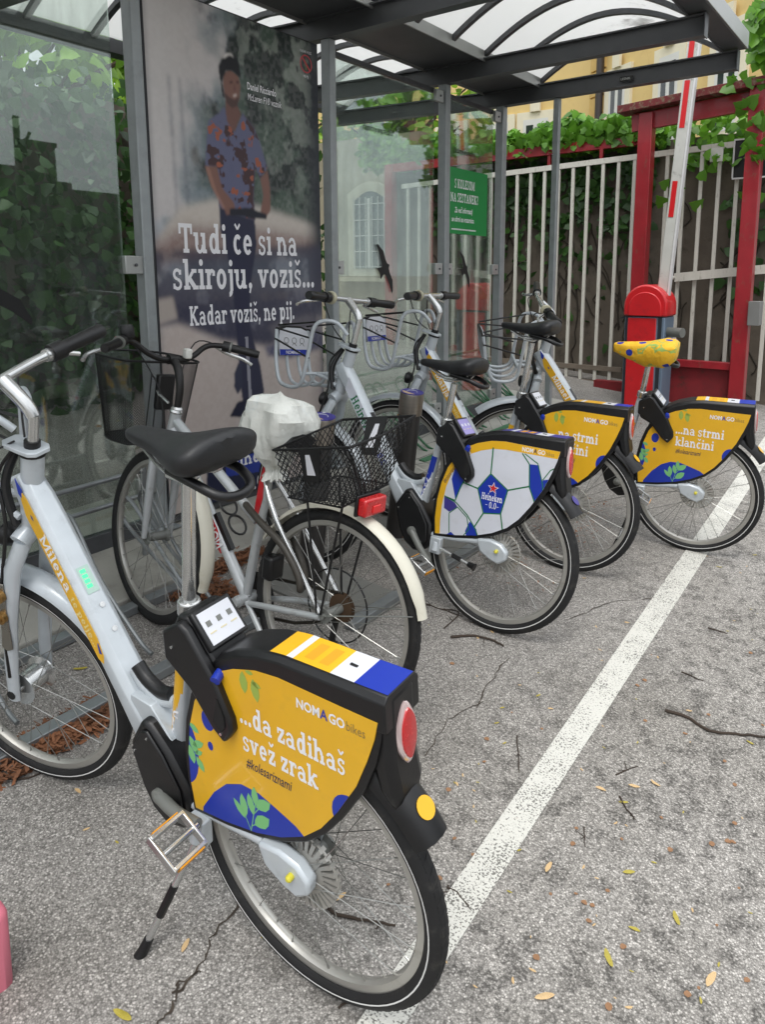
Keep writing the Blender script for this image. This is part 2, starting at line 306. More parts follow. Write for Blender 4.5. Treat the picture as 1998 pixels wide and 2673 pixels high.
def gribbon(pts, w, z, n=1):                         # strip on the yard along a polyline (yard coordinates)
    b = MB(); P = [Vector(p) for p in pts]; vs = []
    for i, p in enumerate(P):
        d = (P[min(i + 1, len(P) - 1)] - P[max(i - 1, 0)]).normalized(); nrm = Vector((-d.y, d.x)); ww = w[i] if isinstance(w, list) else w
        vs += [gp(p.x + nrm.x * ww / 2, p.y + nrm.y * ww / 2, z), gp(p.x - nrm.x * ww / 2, p.y - nrm.y * ww / 2, z)]
    return b.add(vs, [(2 * i, 2 * i + 1, 2 * i + 3, 2 * i + 2) for i in range(len(P) - 1)])
def paint_mat():
    m = bpy.data.materials.new('road_paint'); m.use_nodes = True; n = m.node_tree.nodes; l = m.node_tree.links; b = n['Principled BSDF']
    t = n.new('ShaderNodeTexCoord'); v = n.new('ShaderNodeTexVoronoi'); v.inputs['Scale'].default_value = 150; l.new(t.outputs['Object'], v.inputs['Vector'])
    x = n.new('ShaderNodeTexNoise'); x.inputs['Scale'].default_value = 170; x.inputs['Detail'].default_value = 5; l.new(t.outputs['Object'], x.inputs['Vector'])
    y = n.new('ShaderNodeTexNoise'); y.inputs['Scale'].default_value = 7; y.inputs['Detail'].default_value = 4; l.new(t.outputs['Object'], y.inputs['Vector'])
    a = n.new('ShaderNodeMath'); a.operation = 'MULTIPLY_ADD'; l.new(y.outputs['Fac'], a.inputs[0]); a.inputs[1].default_value = 0.35; l.new(x.outputs['Fac'], a.inputs[2])
    r = n.new('ShaderNodeMapRange'); r.inputs['From Min'].default_value = 0.555; r.inputs['From Max'].default_value = 0.625; l.new(a.outputs[0], r.inputs['Value'])
    c = n.new('ShaderNodeMix'); c.data_type = 'RGBA'; c.inputs['A'].default_value = (0.16, 0.155, 0.14, 1); c.inputs['B'].default_value = (0.60, 0.59, 0.54, 1); l.new(r.outputs[0], c.inputs['Factor'])
    l.new(c.outputs['Result'], b.inputs['Base Color']); b.inputs['Roughness'].default_value = 0.8
    bp = n.new('ShaderNodeBump'); bp.inputs['Strength'].default_value = 0.5; bp.inputs['Distance'].default_value = 0.003; l.new(v.outputs['Distance'], bp.inputs['Height']); bp.invert = True; l.new(bp.outputs['Normal'], b.inputs['Normal'])
    return m
def pxg(x, y):                                       # where a sight line meets the yard: used once to survey points on the ground
    d = (R_ * ((x - CX) / FPX) + D_ * ((y - CY) / FPX) + F_); o = RS @ Vector((0.15868, -0.04738, 1.66156)); d = RS @ d
    p = o - d * (o.z / d.z); return (p.x, p.y)
LY = (2673, 2330, 2000, 1673, 1389, 1230, 1130); lineL = [(1627 - .695 * (y_ - 1673), y_) for y_ in LY]
lineR = [(1703 - .642 * (y_ - 1673), y_) for y_ in LY]
b = MB(); vs = []
ext = lambda a, c: (2 * a[0] - c[0], 2 * a[1] - c[1])
A = [pxg(*p) for p in lineL]; Bq = [pxg(*p) for p in lineR]
A = [ext(A[0], A[1])] + A; Bq = [ext(Bq[0], Bq[1])] + Bq
for p, q in zip(A, Bq): vs += [gp(p[0], p[1], 0.004), gp(q[0], q[1], 0.004)]
b.add(vs, [(2 * i, 2 * i + 1, 2 * i + 3, 2 * i + 2) for i in range(len(A) - 1)])
tag(b.build('road_marking', paint_mat(), smooth=0), kind='structure')
conc = mat('concrete', (168, 166, 158), 0.85, var=0.10, vscale=6, bump=0.35, bscale=90, dirt=(110, 108, 96), dscale=4, damt=0.5)
b = MB(); x0, x1, y0, y1 = -3.55, -2.53, -3.0, 6.6
b.prism([(x0, y0), (x1, y0), (x1, y1), (x0, y1)], lambda a, c, t: gp(a, c, t), -0.1, 0.03)
tag(b.build('concrete_strip', conc, smooth=0, bevel=0.008), kind='structure')
crack_m = mat('crack_dark', (62, 54, 46), 1.0, var=0.3, vscale=40)
def crack(px, w):
    P = [Vector(pxg(*p)) for p in px]; Q = []
    for i in range(len(P) - 1):
        for k in range(7): Q.append(P[i].lerp(P[i + 1], k / 7) + Vector((random.gauss(0, .004), random.gauss(0, .004))))
    b = gribbon(Q, [w * random.uniform(.4, 1.5) for _ in Q], 0.003)
    o = b.build('crack', crack_m, ground, smooth=0); return o
crack([(655, 2320), (560, 2440), (530, 2510), (480, 2580), (440, 2640), (400, 2690)], 0.005)
crack([(1330, 2060 - 340), (1270, 1790), (1240, 1860)], 0.004); crack([(520, 2540), (470, 2560), (450, 2590)], 0.004); crack([(1480, 1620), (1600, 1570), (1760, 1560)], 0.003)
crack([(1260, 2160 - 330), (1170, 1880), (1100, 1990)], 0.003)

# ================================================================ bike shelter
steel = mat('galvanised_grey_paint', (152, 158, 160), 0.45, 0.3, var=0.07, vscale=14, bump=0.04, bscale=150, dirt=(120, 124, 122), dscale=9, damt=0.35)
dark_steel = mat('dark_grey_paint', (80, 82, 85), 0.42, 0.15, var=0.08, vscale=6, dirt=(70, 70, 68), dscale=7, damt=0.4)
alu = mat('aluminium_trim', (176, 178, 176), 0.4, 0.6, var=0.06)
def glass_mat(name, tint, refl):
    m = bpy.data.materials.new(name); m.use_nodes = True; n = m.node_tree.nodes; l = m.node_tree.links; n.clear()
    o = n.new('ShaderNodeOutputMaterial'); tr = n.new('ShaderNodeBsdfTransparent'); tr.inputs['Color'].default_value = tint + (1,)
    gl_ = n.new('ShaderNodeBsdfGlossy'); gl_.inputs['Roughness'].default_value = 0.015; gl_.inputs['Color'].default_value = (0.92, 0.97, 0.95, 1)
    df = n.new('ShaderNodeBsdfDiffuse'); df.inputs['Color'].default_value = (0.34, 0.37, 0.35, 1)
    fr = n.new('ShaderNodeFresnel'); fr.inputs['IOR'].default_value = 1.5
    k = n.new('ShaderNodeMath'); k.operation = 'MULTIPLY_ADD'; k.use_clamp = True; l.new(fr.outputs[0], k.inputs[0]); k.inputs[1].default_value = 0.55; k.inputs[2].default_value = refl
    m1 = n.new('ShaderNodeMixShader'); l.new(k.outputs[0], m1.inputs[0]); l.new(tr.outputs[0], m1.inputs[1]); l.new(gl_.outputs[0], m1.inputs[2])
    t = n.new('ShaderNodeTexCoord'); mp_ = n.new('ShaderNodeMapping'); mp_.inputs['Scale'].default_value = (6, 6, 1.2); x = n.new('ShaderNodeTexNoise'); x.inputs['Scale'].default_value = 3; x.inputs['Detail'].default_value = 8; x.inputs['Roughness'].default_value = 0.7
    l.new(t.outputs['Object'], mp_.inputs['Vector']); l.new(mp_.outputs['Vector'], x.inputs['Vector'])
    r = n.new('ShaderNodeMapRange'); r.inputs['From Min'].default_value = 0.38; r.inputs['From Max'].default_value = 0.75; r.inputs['To Min'].default_value = 0.02; r.inputs['To Max'].default_value = 0.13; l.new(x.outputs['Fac'], r.inputs['Value'])
    m2 = n.new('ShaderNodeMixShader'); l.new(r.outputs[0], m2.inputs[0]); l.new(m1.outputs[0], m2.inputs[1]); l.new(df.outputs[0], m2.inputs[2])
    l.new(m2.outputs[0], o.inputs['Surface']); return m
glass = glass_mat('dirty_glass', (0.93, 0.97, 0.95), 0.03); glass_l = glass_mat('dirty_glass_mirroring', (0.88, 0.93, 0.90), 0.10)
def roof_mat():
    m = bpy.data.materials.new('milky_roof_sheet'); m.use_nodes = True; n = m.node_tree.nodes; l = m.node_tree.links; n.clear()
    o = n.new('ShaderNodeOutputMaterial'); tl = n.new('ShaderNodeBsdfTranslucent'); df = n.new('ShaderNodeBsdfDiffuse'); mxs = n.new('ShaderNodeMixShader'); mxs.inputs[0].default_value = 0.25
    t = n.new('ShaderNodeTexCoord'); x = n.new('ShaderNodeTexNoise'); x.inputs['Scale'].default_value = 2.2; x.inputs['Detail'].default_value = 10; x.inputs['Roughness'].default_value = 0.68; l.new(t.outputs['Object'], x.inputs['Vector'])
    r = n.new('ShaderNodeValToRGB'); e = r.color_ramp.elements; e[0].position = 0.22; e[0].color = (0.25, 0.24, 0.23, 1); e[1].position = 0.40; e[1].color = (0.80, 0.80, 0.79, 1); l.new(x.outputs['Fac'], r.inputs['Fac'])
    l.new(r.outputs[0], tl.inputs['Color']); l.new(r.outputs[0], df.inputs['Color']); l.new(tl.outputs[0], mxs.inputs[1]); l.new(df.outputs[0], mxs.inputs[2]); l.new(mxs.outputs[0], o.inputs['Surface']); return m
roofm = roof_mat()
sh = thing('bike_shelter', 'grey steel bike shelter with glass back panes and milky curved roof', 'shelter', Matrix.Translation((-3, 2.25, gz(-3, 2.25))))
SI = sh.matrix_world.inverted()
def P(bld, name, mt, bevel=0.0, smooth=40, parent=None, **k):   # part of the shelter, given in world coordinates
    bld.v = [tuple(SI @ Vector(p)) for p in bld.v]; return bld.build(name, mt, parent or sh, smooth=smooth, bevel=bevel, **k)
XG = -3.0
posts = [(0.93, 0.99), (2.223, 2.28), (3.593, 3.651), (4.903, 4.973), (5.80, 5.88)]
posts[0] = (0.86, 0.92)
BZ = 3.045
for y0, y1 in posts:
    yc = (y0 + y1) / 2; z0 = gz(XG, yc)
    P(MB().box((-2.995, yc, (z0 + BZ) / 2), (0.07, y1 - y0, BZ - z0)), 'post', steel, 0.006)
    P(MB().box((-2.995, yc, z0 + 0.036), (0.16, 0.14, 0.012)), 'base_plate', steel, 0.002)
    # beam: I-section sloping very slightly up towards its free ends
    bm = MB()
    for s in (-1, 1):
        L_ = 1.86 if s > 0 else 1.75; a = Vector((-2.995, yc, BZ)); e = Vector((-2.995 + s * L_, yc, BZ + 0.035))
        bm.bar(a + Vector((0, 0, .062)), e + Vector((0, 0, .062)), 0.012, 0.118); bm.bar(a + Vector((0, 0, .004)), e + Vector((0, 0, .004)), 0.075, 0.010); bm.bar(a + Vector((0, 0, .121)), e + Vector((0, 0, .121)), 0.075, 0.010)
        bm.box((e.x + s * .003, yc, e.z + .062), (0.006, 0.08, 0.135))
    P(bm, 'roof_beam', dark_steel)
    P(MB().box((-3.0, yc, BZ + .19), (0.05, 0.05, 0.12)), 'riser', dark_steel)
# slim front post under the last beam
z0 = gz(-2.49, 5.84); P(MB().box((-2.49, 5.84, (z0 + BZ) / 2), (0.05, 0.05, BZ - z0 + .01)), 'post', steel, 0.005)
YA, YB = -0.9, 5.92
# back gutter over the beams, front lip light
gut = MB(); zt = BZ + 0.128
gut.box((-2.91, (YA + YB) / 2, zt + .006), (0.50, YB - YA, 0.010)); P(gut, 'gutter_plate', dark_steel)
for x in (-2.655, -3.165): P(MB().box((x, (YA + YB) / 2, zt + .02), (0.012, YB - YA, 0.075)), 'gutter_lip', alu, 0.002)
for s in (-1, 1): pass
# vaulted roof: ribs and translucent sheets, front vault and back vault
def vault(u): return 0.34 * sin(PI * (0.06 + 0.86 * u)) ** 0.9
def vpt(s, u, y, dz=0.0):
    x0, x1 = (-2.655, -1.245) if s > 0 else (-3.165, -4.66)
    return Vector((x0 + (x1 - x0) * u, y, zt + 0.0 + vault(u) - 0.06 + dz))
ribs_y = []
for i in range(len(posts) - 1):
    a = sum(posts[i]) / 2; c = sum(posts[i + 1]) / 2; ribs_y += [a, a + (c - a) / 3, a + 2 * (c - a) / 3] if c - a > 1 else [a, (a + c) / 2]
ribs_y = [-.85, -.35, .2] + ribs_y + [5.87]
for s in (1, -1):
    for y in ribs_y:
        rb = MB(); K = 22; secs = []
        for k in range(K + 1):
            p = vpt(s, k / K, y); secs.append([p + Vector((0, -.02, 0)), p + Vector((0, .02, 0)), p + Vector((0, .02, .035)), p + Vector((0, -.02, .035))])
        rb.loft(secs); P(rb, 'roof_rib', dark_steel)
    for i in range(len(ribs_y) - 1):
        rs = MB(); K = 18; secs = []
        for k in range(K + 1):
            a = vpt(s, k / K, ribs_y[i] + .0015, .037); c = vpt(s, k / K, ribs_y[i + 1] - .0015, .037); secs.append([a, c, c + Vector((0, 0, .006)), a + Vector((0, 0, .006))])
        rs.loft(secs); P(rs, 'roof_sheet', roofm)
    xe = -1.235 if s > 0 else -4.68; zf = zt + (.05 if s > 0 else 0)
    P(MB().box((xe + s * .07, (YA + 5.88) / 2, zf), (0.15, 5.88 - YA, 0.012)).box((xe + s * .14, (YA + 5.88) / 2, zf + .045), (0.012, 5.88 - YA, 0.10)).box((xe - s * .004, (YA + 5.88) / 2, zf + .03), (0.012, 5.88 - YA, 0.09)), 'front_fascia' if s > 0 else 'rear_fascia', dark_steel, 0.002)
    P(MB().box((xe + s * .152, (YA + 5.88) / 2, zf + .05), (0.008, 5.88 - YA, 0.11)), 'fascia_trim', alu, 0.002)
# glass panes with clamps
panes = [(0.97, 2.135, 'pane'), (3.70, 4.80, 'pane'), (5.02, 5.70, 'pane'), (-0.7, 0.82, 'pane')]
for y0, y1, nm in panes:
    zb = gz(XG, (y0 + y1) / 2) + 0.12
    P(MB().box((XG, (y0 + y1) / 2, (zb + 2.955) / 2), (0.008, y1 - y0, 2.955 - zb)), 'glass_pane', glass if y0 > 3 else glass_l, smooth=0)
    P(MB().box((XG, (y0 + y1) / 2, zb - .045), (0.05, y1 - y0 + .06, 0.085)), 'bottom_channel', dark_steel, 0.003)
    P(MB().box((XG - .03, (y0 + y1) / 2, 2.99), (0.03, y1 - y0 + .1, 0.03)), 'top_rail', dark_steel)
    for z in (1.70, 2.95, 0.62):
        for ye in ((y0, y1) if z < 2 else (y1,)):
            cl = P(MB().box((XG + .012, ye + (.045 if ye == y1 else -.03), z), (0.03, 0.10, 0.085)), 'glass_clamp', alu, 0.004)
            P(MB().lathe([(.008, 0), (.008, .006), (.003, .008)], (XG + .027, ye + (.05 if ye == y1 else -.03), z), (1, 0, 0), 10), 'screw', dark_steel, parent=cl)
P(MB().box((XG, 2.93, 0.395 + .03), (0.06, 1.3, 0.06)), 'bottom_channel', dark_steel, 0.003)
# bird stickers and the small warning lines on the glass
blk = mat('sticker_black', (16, 17, 18), 0.6)
bird = [(0, .0), (.03, .06), (.09, .035), (.20, .075), (.26, .03), (.17, .01), (.08, -.035), (.035, -.05), (.06, -.10), (.0, -.11), (-.045, -.10), (-.03, -.05), (-.10, -.03), (-.20, -.05), (-.27, -.11), (-.22, -.12), (-.10, -.10), (-.02, -.03)]
bird = [(0.0, .055), (.02, .035), (.05, .03), (.12, .035), (.19, .0), (.20, -.02), (.12, -.015), (.05, -.022), (.028, -.04), (.045, -.09), (0, -.08), (-.045, -.09), (-.028, -.04), (-.05, -.022), (-.12, -.015), (-.20, -.02), (-.19, .0), (-.12, .035), (-.05, .03), (-.02, .035)]
def sticker(y, z, ang, k, label):
    c, s = cos(ang), sin(ang)
    o = MB().poly([Vector((XG + .0055, y + k * (a * c - bb * s), z + k * (a * s + bb * c))) for a, bb in bird]).build('bird_sticker', blk, smooth=0); return tag(o, label, 'sticker', 'bird stickers on the glass')
sticker(4.19, 1.70, rad(-62), .95, 'black bird silhouette sticker on the glass pane beside the poster')
sticker(5.27, 1.70, rad(-62), .80, 'black bird silhouette sticker on the glass pane below the green sign')
sticker(1.49, 1.60, rad(-35), 1.2, 'black bird silhouette sticker cut off at the left edge of the photo')
def wallmap(y0, z0, x=XG + .0055): return lambda a, bb, t: Vector((x + t, y0 + a, z0 + bb))
for y0, z0 in ((3.95, 2.585), (5.07, 2.585), (1.19, 2.49)):
    P(sans('Plakatiranje prepovedano!', wallmap(y0, z0), .058, shear=.25, sx=.55, offset=.0006), 'lettering', blk, smooth=0)
tag(MB().box((-1.92, 5.808, BZ + .075), (.10, .004, .035)).build('maker_plate', blk, smooth=0), 'small black maker plate on the last roof beam', 'plate')
mkp = bpy.data.objects['maker_plate']
mk = sans('LESNIK', lambda a, bb, t: Vector((-1.963 + a, 5.8055, BZ + .067 + bb)), .024, offset=.0004).build('lettering', alu, mkp, smooth=0)
# ================================================================ advertising poster (flat print)
CAM = Vector((0.15868, -0.04738, 1.66156))
def pxw(x, y, ax, val):                              # survey: sight line -> plane coordinate
    d = R_ * ((x - CX) / FPX) + D_ * ((y - CY) / FPX) + F_; return CAM + d * ((val - CAM[ax]) / d[ax])
PX = -2.955
PY0, PY1, PZ0, PZ1 = 2.287, 3.475, 0.44, 2.972
W_, H_ = 290, 600
def vnoise(sx, sy, seed):
    r = np.random.default_rng(seed); gx, gy = int(sx) + 3, int(sy) + 3; gr = r.random((gy, gx))
    X = np.linspace(0, sx, W_); Y = np.linspace(0, sy, H_); xi = X.astype(int); yi = Y.astype(int); fx = X - xi; fy = Y - yi; fx = fx * fx * (3 - 2 * fx); fy = fy * fy * (3 - 2 * fy)
    a = gr[np.ix_(yi, xi)]; b = gr[np.ix_(yi, xi + 1)]; c = gr[np.ix_(yi + 1, xi)]; d = gr[np.ix_(yi + 1, xi + 1)]
    return (a * (1 - fx) + b * fx) * (1 - fy)[:, None] + (c * (1 - fx) + d * fx) * fy[:, None]
def fb(sx, sy, seed, o=4): return sum(vnoise(sx * 2 ** k, sy * 2 ** k, seed + k) * 0.5 ** (k + 1) for k in range(o)) / (1 - 0.5 ** o)
YY, ZZ = np.meshgrid(np.linspace(PY0, PY1, W_), np.linspace(PZ0, PZ1, H_))
img = np.zeros((H_, W_, 3))
def c3(*c): return np.array(lin(c))
def sst(x, a, b): t = np.clip((x - a) / (b - a), 0, 1); return t * t * (3 - 2 * t)
def paint(mask, col): img[:] = img * (1 - mask[..., None]) + (col if getattr(col, 'ndim', 1) == 3 else np.asarray(col)[None, None]) * mask[..., None]
def q(x, y): p = pxw(x, y, 0, PX); return (p.y, p.z)
def blur(a, r):
    k = max(1, int(r * W_ / (PY1 - PY0)))
    for ax in (0, 1):
        for _ in range(2):
            pad = [(k, k) if i == ax else (0, 0) for i in range(2)]; c = np.cumsum(np.insert(np.pad(a, pad, mode='edge'), 0, 0, axis=ax), axis=ax)
            a = (np.take(c, range(2 * k + 1, c.shape[ax]), axis=ax) - np.take(c, range(0, c.shape[ax] - 2 * k - 1), axis=ax)) / (2 * k + 1)
    return a
def pmask(pts, soft=0.0):
    n = len(pts); ins = np.zeros((H_, W_), bool)
    for i in range(n):
        (x1, y1), (x2, y2) = pts[i], pts[(i + 1) % n]
        if y1 == y2: continue
        c = ((ZZ >= y1) != (ZZ >= y2)) & (YY < (x2 - x1) * (ZZ - y1) / (y2 - y1) + x1); ins ^= c
    m_ = ins.astype(float); return blur(m_, soft) if soft else m_
def pp(*a, soft=0.0): return pmask([q(x, y) for x, y in a], soft)
a = (YY - PY0) / (PY1 - PY0); h = (ZZ - PZ0) / (PZ1 - PZ0)
img[:] = c3(186, 182, 182)
n1 = fb(5, 9, 1); n2 = fb(9, 16, 11); n3 = fb(3, 5, 21)
paint(sst(n1 + 0.9 * (a - 0.12) - 0.35 * (h - .55), 0.42, 0.72) * sst(h, 0.42, 0.5), c3(122, 136, 146))     # blue grey house fronts
paint(sst(n2, 0.5, 0.72) * sst(a, .1, .4) * sst(h, .45, .55) * 0.8, c3(90, 98, 112))
paint(sst(n1 * .6 + a * .9 + n3 * .3, 0.62, 1.0) * sst(h, 0.5, 0.62), c3(66, 82, 72))                        # trees on the right
paint(sst(n2 + a * .5, 0.74, 0.98) * sst(h, .52, .66), c3(30, 40, 38)); paint(sst(fb(14, 24, 31) + .25 * a, .66, .8) * sst(h, .5, .9) * sst(a, .35, .6) * .55, c3(150, 160, 150))
paint((1 - sst(a, 0.02, 0.40)) * sst(h, .68, .95), c3(186, 180, 177)); paint((1 - sst(a + .25 * n3, .18, .42)) * sst(h, .55, .72) * .8, c3(190, 187, 186))
paint(sst(n2, .45, .7) * (1 - sst(h, .56, .66)) * sst(h, .45, .5) * .5, c3(170, 176, 186))
for k in range(2): paint(blur((np.abs(a - .10 - .05 * k - .12 * (1 - h) * random.uniform(-.6, .6)) < .006).astype(float) * (h > .5) * (h < .85), .01) * .5, c3(70, 74, 92))
paint(pp((400, 640), (470, 540), (560, 520), (700, 545), (830, 590), (835, 640), (400, 680), soft=.02), c3(188, 180, 172)); paint(pp((395, 640), (480, 590), (700, 600), (830, 625), (830, 660), (395, 690), soft=.03) * .8, c3(120, 92, 88))
paint((1 - sst(h, 0.40, 0.50)) * .96, c3(60, 62, 82)); paint(sst(n2, .55, .75) * (1 - sst(h, .42, .48)) * .5, c3(110, 112, 128))
paint(sst(fb(10, 30, 41), .62, .8) * sst(h, .38, .42) * (1 - sst(h, .46, .5)) * .5, c3(150, 140, 130))
paint(pp((380, 850), (470, 840), (580, 885), (700, 900), (840, 850), (840, 1500), (380, 1500), soft=.02), c3(176, 165, 160))
paint(pp((400, 780), (450, 770), (462, 830), (405, 850), soft=.012) * .8, c3(186, 176, 168)); paint(pp((700, 850), (800, 820), (850, 825), (850, 860), (720, 890), soft=.015) * .8, c3(176, 168, 165))
paint(pp((690, 905), (830, 855), (850, 880), (850, 905), (760, 935), (700, 930), soft=.015), c3(76, 76, 100)); paint(sst(fb(60, 120, 51, 2), .3, .7) * .06, c3(230, 228, 226))
paint(sst(a, .86, 1.0) * (.35 + .6 * sst(h, .35, .5)), c3(26, 30, 40)); paint(sst(1 - a, .97, 1.0) * .4, c3(120, 118, 120))
paint(pp((380, 655), (840, 640), (840, 850), (700, 900), (580, 885), (470, 842), (380, 852), soft=.02) * .8 * (1 - .45 * sst(n2, .55, .75)), c3(52, 52, 70)); paint(pp((400, 785), (452, 775), (464, 832), (405, 850), soft=.012) * .8, c3(176, 166, 158))
skin = c3(122, 88, 78)
trous = pp((572, 525), (664, 555), (670, 640), (652, 760), (655, 860), (680, 955), (690, 1020), (684, 1052), (655, 1045), (636, 1062), (628, 1005), (620, 900), (612, 800), (602, 700), (575, 600), soft=.006)
paint(trous, c3(40, 42, 64)); paint(pp((620, 1050), (650, 1040), (655, 1075), (640, 1090), (600, 1088), (604, 1080), soft=.005), c3(30, 32, 52))
paint(pp((612, 975), (622, 948), (632, 950), (634, 1010), (620, 1030), (612, 1010), soft=.004), c3(46, 50, 70)); paint(pp((640, 880), (648, 880), (658, 1040), (650, 1040)) * .8, c3(150, 150, 160))
paint(pp((544, 316), (572, 296), (586, 278), (612, 344), (634, 296), (664, 336), (680, 375), (698, 439), (680, 467), (666, 439), (662, 519), (666, 575), (616, 560), (572, 540), (572, 479), (566, 435), (536, 435), (540, 360), soft=.004), c3(92, 94, 122))
shirt = pp((544, 316), (572, 296), (586, 278), (612, 344), (634, 296), (664, 336), (680, 375), (698, 439), (680, 467), (666, 439), (662, 519), (666, 575), (616, 560), (572, 540), (572, 479), (566, 435), (536, 435), (540, 360), soft=.004)
fl = fb(22, 44, 61, 3); paint(shirt * sst(fl, .58, .66), c3(64, 42, 46)); paint(shirt * sst(fb(26, 60, 71, 3), .66, .74), c3(150, 84, 62)); paint(shirt * sst(fb(12, 12, 81, 2), .5, .8) * .35, c3(60, 62, 88))
for poly_ in (((536, 435), (566, 435), (580, 491), (612, 531), (614, 557), (592, 562), (576, 525), (552, 487)), ((680, 467), (699, 445), (706, 503), (706, 551), (692, 571), (680, 555), (688, 511))): paint(pp(*poly_, soft=.005), skin)
paint(pp((536, 435), (546, 435), (566, 500), (590, 545), (580, 545), (552, 487), soft=.006) * .6, c3(160, 120, 104))
paint(pp((600, 545), (650, 543), (696, 560), (696, 573), (650, 568), (600, 562), soft=.003), c3(26, 28, 40))
paint(pp((588, 262), (620, 275), (630, 300), (612, 346), (592, 315), soft=.004), c3(108, 76, 68))
paint(pp((581, 190), (600, 182), (622, 198), (628, 225), (625, 258), (616, 280), (605, 284), (592, 270), (584, 240), soft=.004), skin)
paint(pp((584, 240), (596, 252), (612, 262), (625, 252), (620, 278), (606, 284), (592, 270), soft=.006) * .75, c3(52, 38, 38)); paint(pp((608, 250), (617, 246), (618, 251), (611, 254), soft=.003) * .8, c3(214, 204, 196))
paint(pp((600, 214), (608, 212), (608, 217), (600, 219), soft=.003) + 0, c3(50, 34, 34)); paint(pp((616, 212), (623, 213), (623, 218), (616, 217), soft=.003), c3(50, 34, 34)); paint(pp((612, 216), (617, 238), (609, 238), soft=.004) * .5, c3(86, 58, 54))
paint(pp((573, 205), (571, 172), (580, 150), (597, 140), (613, 146), (625, 168), (629, 205), (622, 200), (606, 186), (590, 186), (583, 205), (580, 222), soft=.003), c3(24, 25, 30)); paint(pp((578, 152), (590, 140), (603, 140), (610, 150), (598, 145), (586, 152), soft=.004), c3(214, 210, 206))
paint(pp((576, 215), (582, 222), (588, 262), (580, 250), soft=.003), c3(24, 24, 28))
paint(pp((540, 1180), (720, 1100), (720, 1330), (540, 1400), soft=.004), c3(36, 40, 62)); paint(pp((590, 1205), (720, 1165), (720, 1225), (590, 1245)), c3(44, 60, 140))
paint(pp((380, 1480), (380, 1390), (540, 1330), (540, 1460), soft=.01) * 0.0, c3(30, 32, 44))
img[:] = np.clip(img * 1.08, 0, .95)
me = bpy.data.meshes.new('poster_print'); xs = np.linspace(PY0, PY1, W_); zs = np.linspace(PZ0, PZ1, H_)
pv = np.stack([np.full((H_, W_), PX), YY, ZZ], -1).reshape(-1, 3); idx = np.arange(H_ * W_).reshape(H_, W_)
fc = np.stack([idx[:-1, :-1], idx[:-1, 1:], idx[1:, 1:], idx[1:, :-1]], -1).reshape(-1, 4)
me.from_pydata(pv.tolist(), [], fc.tolist()); at = me.color_attributes.new('print', 'FLOAT_COLOR', 'POINT')
at.data.foreach_set('color', np.concatenate([img.reshape(-1, 3), np.ones((H_ * W_, 1))], 1).astype(np.float32).ravel())
pm = bpy.data.materials.new('poster_paper'); pm.use_nodes = True; pn = pm.node_tree.nodes; vc = pn.new('ShaderNodeVertexColor'); vc.layer_name = 'print'
pm.node_tree.links.new(vc.outputs['Color'], pn['Principled BSDF'].inputs['Base Color']); pn['Principled BSDF'].inputs['Roughness'].default_value = 0.32; pn['Principled BSDF'].inputs['Specular IOR Level'].default_value = 0.35
me.materials.append(pm)
po = thing('advertising_poster', 'tall poster of a smiling man in a helmet on an electric scooter', 'poster')
inst('print', me, po)
MB().box((PX - .022, (PY0 + PY1) / 2, (PZ0 + PZ1) / 2), (0.038, PY1 - PY0 + .016, PZ1 - PZ0 + .016)).build('backing_board', mat('poster_edge', (38, 40, 44), .5), po, bevel=.003)
white = mat('print_white', (232, 232, 236), 0.45)
def pline(text, xa, ya, xb, yb, cap_px, sx=None, mt=white, font='slab', shear=0, name='lettering', track=.02):
    pa, pb = pxw(xa, ya, 0, PX), pxw(xb, yb, 0, PX); z = (pa.z + pb.z) / 2; wid = pb.y - pa.y
    size = cap_px; _, w0 = slab(text, lambda a, b, t: Vector((0, 0, 0)), 1.0, track=track, shear=shear); k = wid / (w0 * size)
    bld, _ = slab(text, lambda a, b, t: Vector((PX + .0006 + t, pa.y + a, z + b)), size, sx=k, shear=shear, track=track); return bld.build(name, mt, po, smooth=0)
pline('Tudi če si na', 467, 663, 777, 666, .205); pline('skiroju, voziš...', 450, 757, 822, 750, .205); pline('Kadar voziš, ne pij.', 495, 850, 770, 834, .142)
d1 = pxw(645, 227, 0, PX); sans('Daniel Ricciardo', lambda a, b, t: Vector((PX + .0006, d1.y + a, d1.z - .012 + b)), .052, sx=.62, offset=.0008).build('lettering', white, po, smooth=0); sans('McLaren F1® voznik', lambda a, b, t: Vector((PX + .0006, d1.y + a, d1.z - .066 + b)), .05, sx=.60, shear=.2, offset=.0003).build('lettering', white, po, smooth=0)
pline('einek', 605, 1225, 700, 1196, .105); pline('0.0', 640, 1285, 690, 1268, .115)
red_p = mat('print_red', (176, 52, 56), .45)
lc = pxw(799, 168, 0, PX); rb = MB(); K = 26
for k in range(K):
    A0, A1 = 2 * PI * k / K, 2 * PI * (k + 1) / K; rb.poly([Vector((PX + .0006, lc.y + r_ * cos(A_), lc.z + r_ * 1.0 * sin(A_))) for r_, A_ in ((.042, A0), (.042, A1), (.05, A1), (.05, A0))][::-1])
rb.poly([Vector((PX + .0007, lc.y + x_, lc.z + z_)) for x_, z_ in ((-.034, .026), (-.026, .034), (.034, -.026), (.026, -.034))]); rb.build('emblem', red_p, po, smooth=0)
MB().poly([Vector((PX + .0005, lc.y + x_, lc.z + z_)) for x_, z_ in ((-.008, -.034), (.008, -.034), (.009, .0), (.003, .018), (.003, .036), (-.003, .036), (-.003, .018), (-.009, 0))]).build('emblem', mat('print_olive', (90, 98, 70), .5), po, smooth=0)
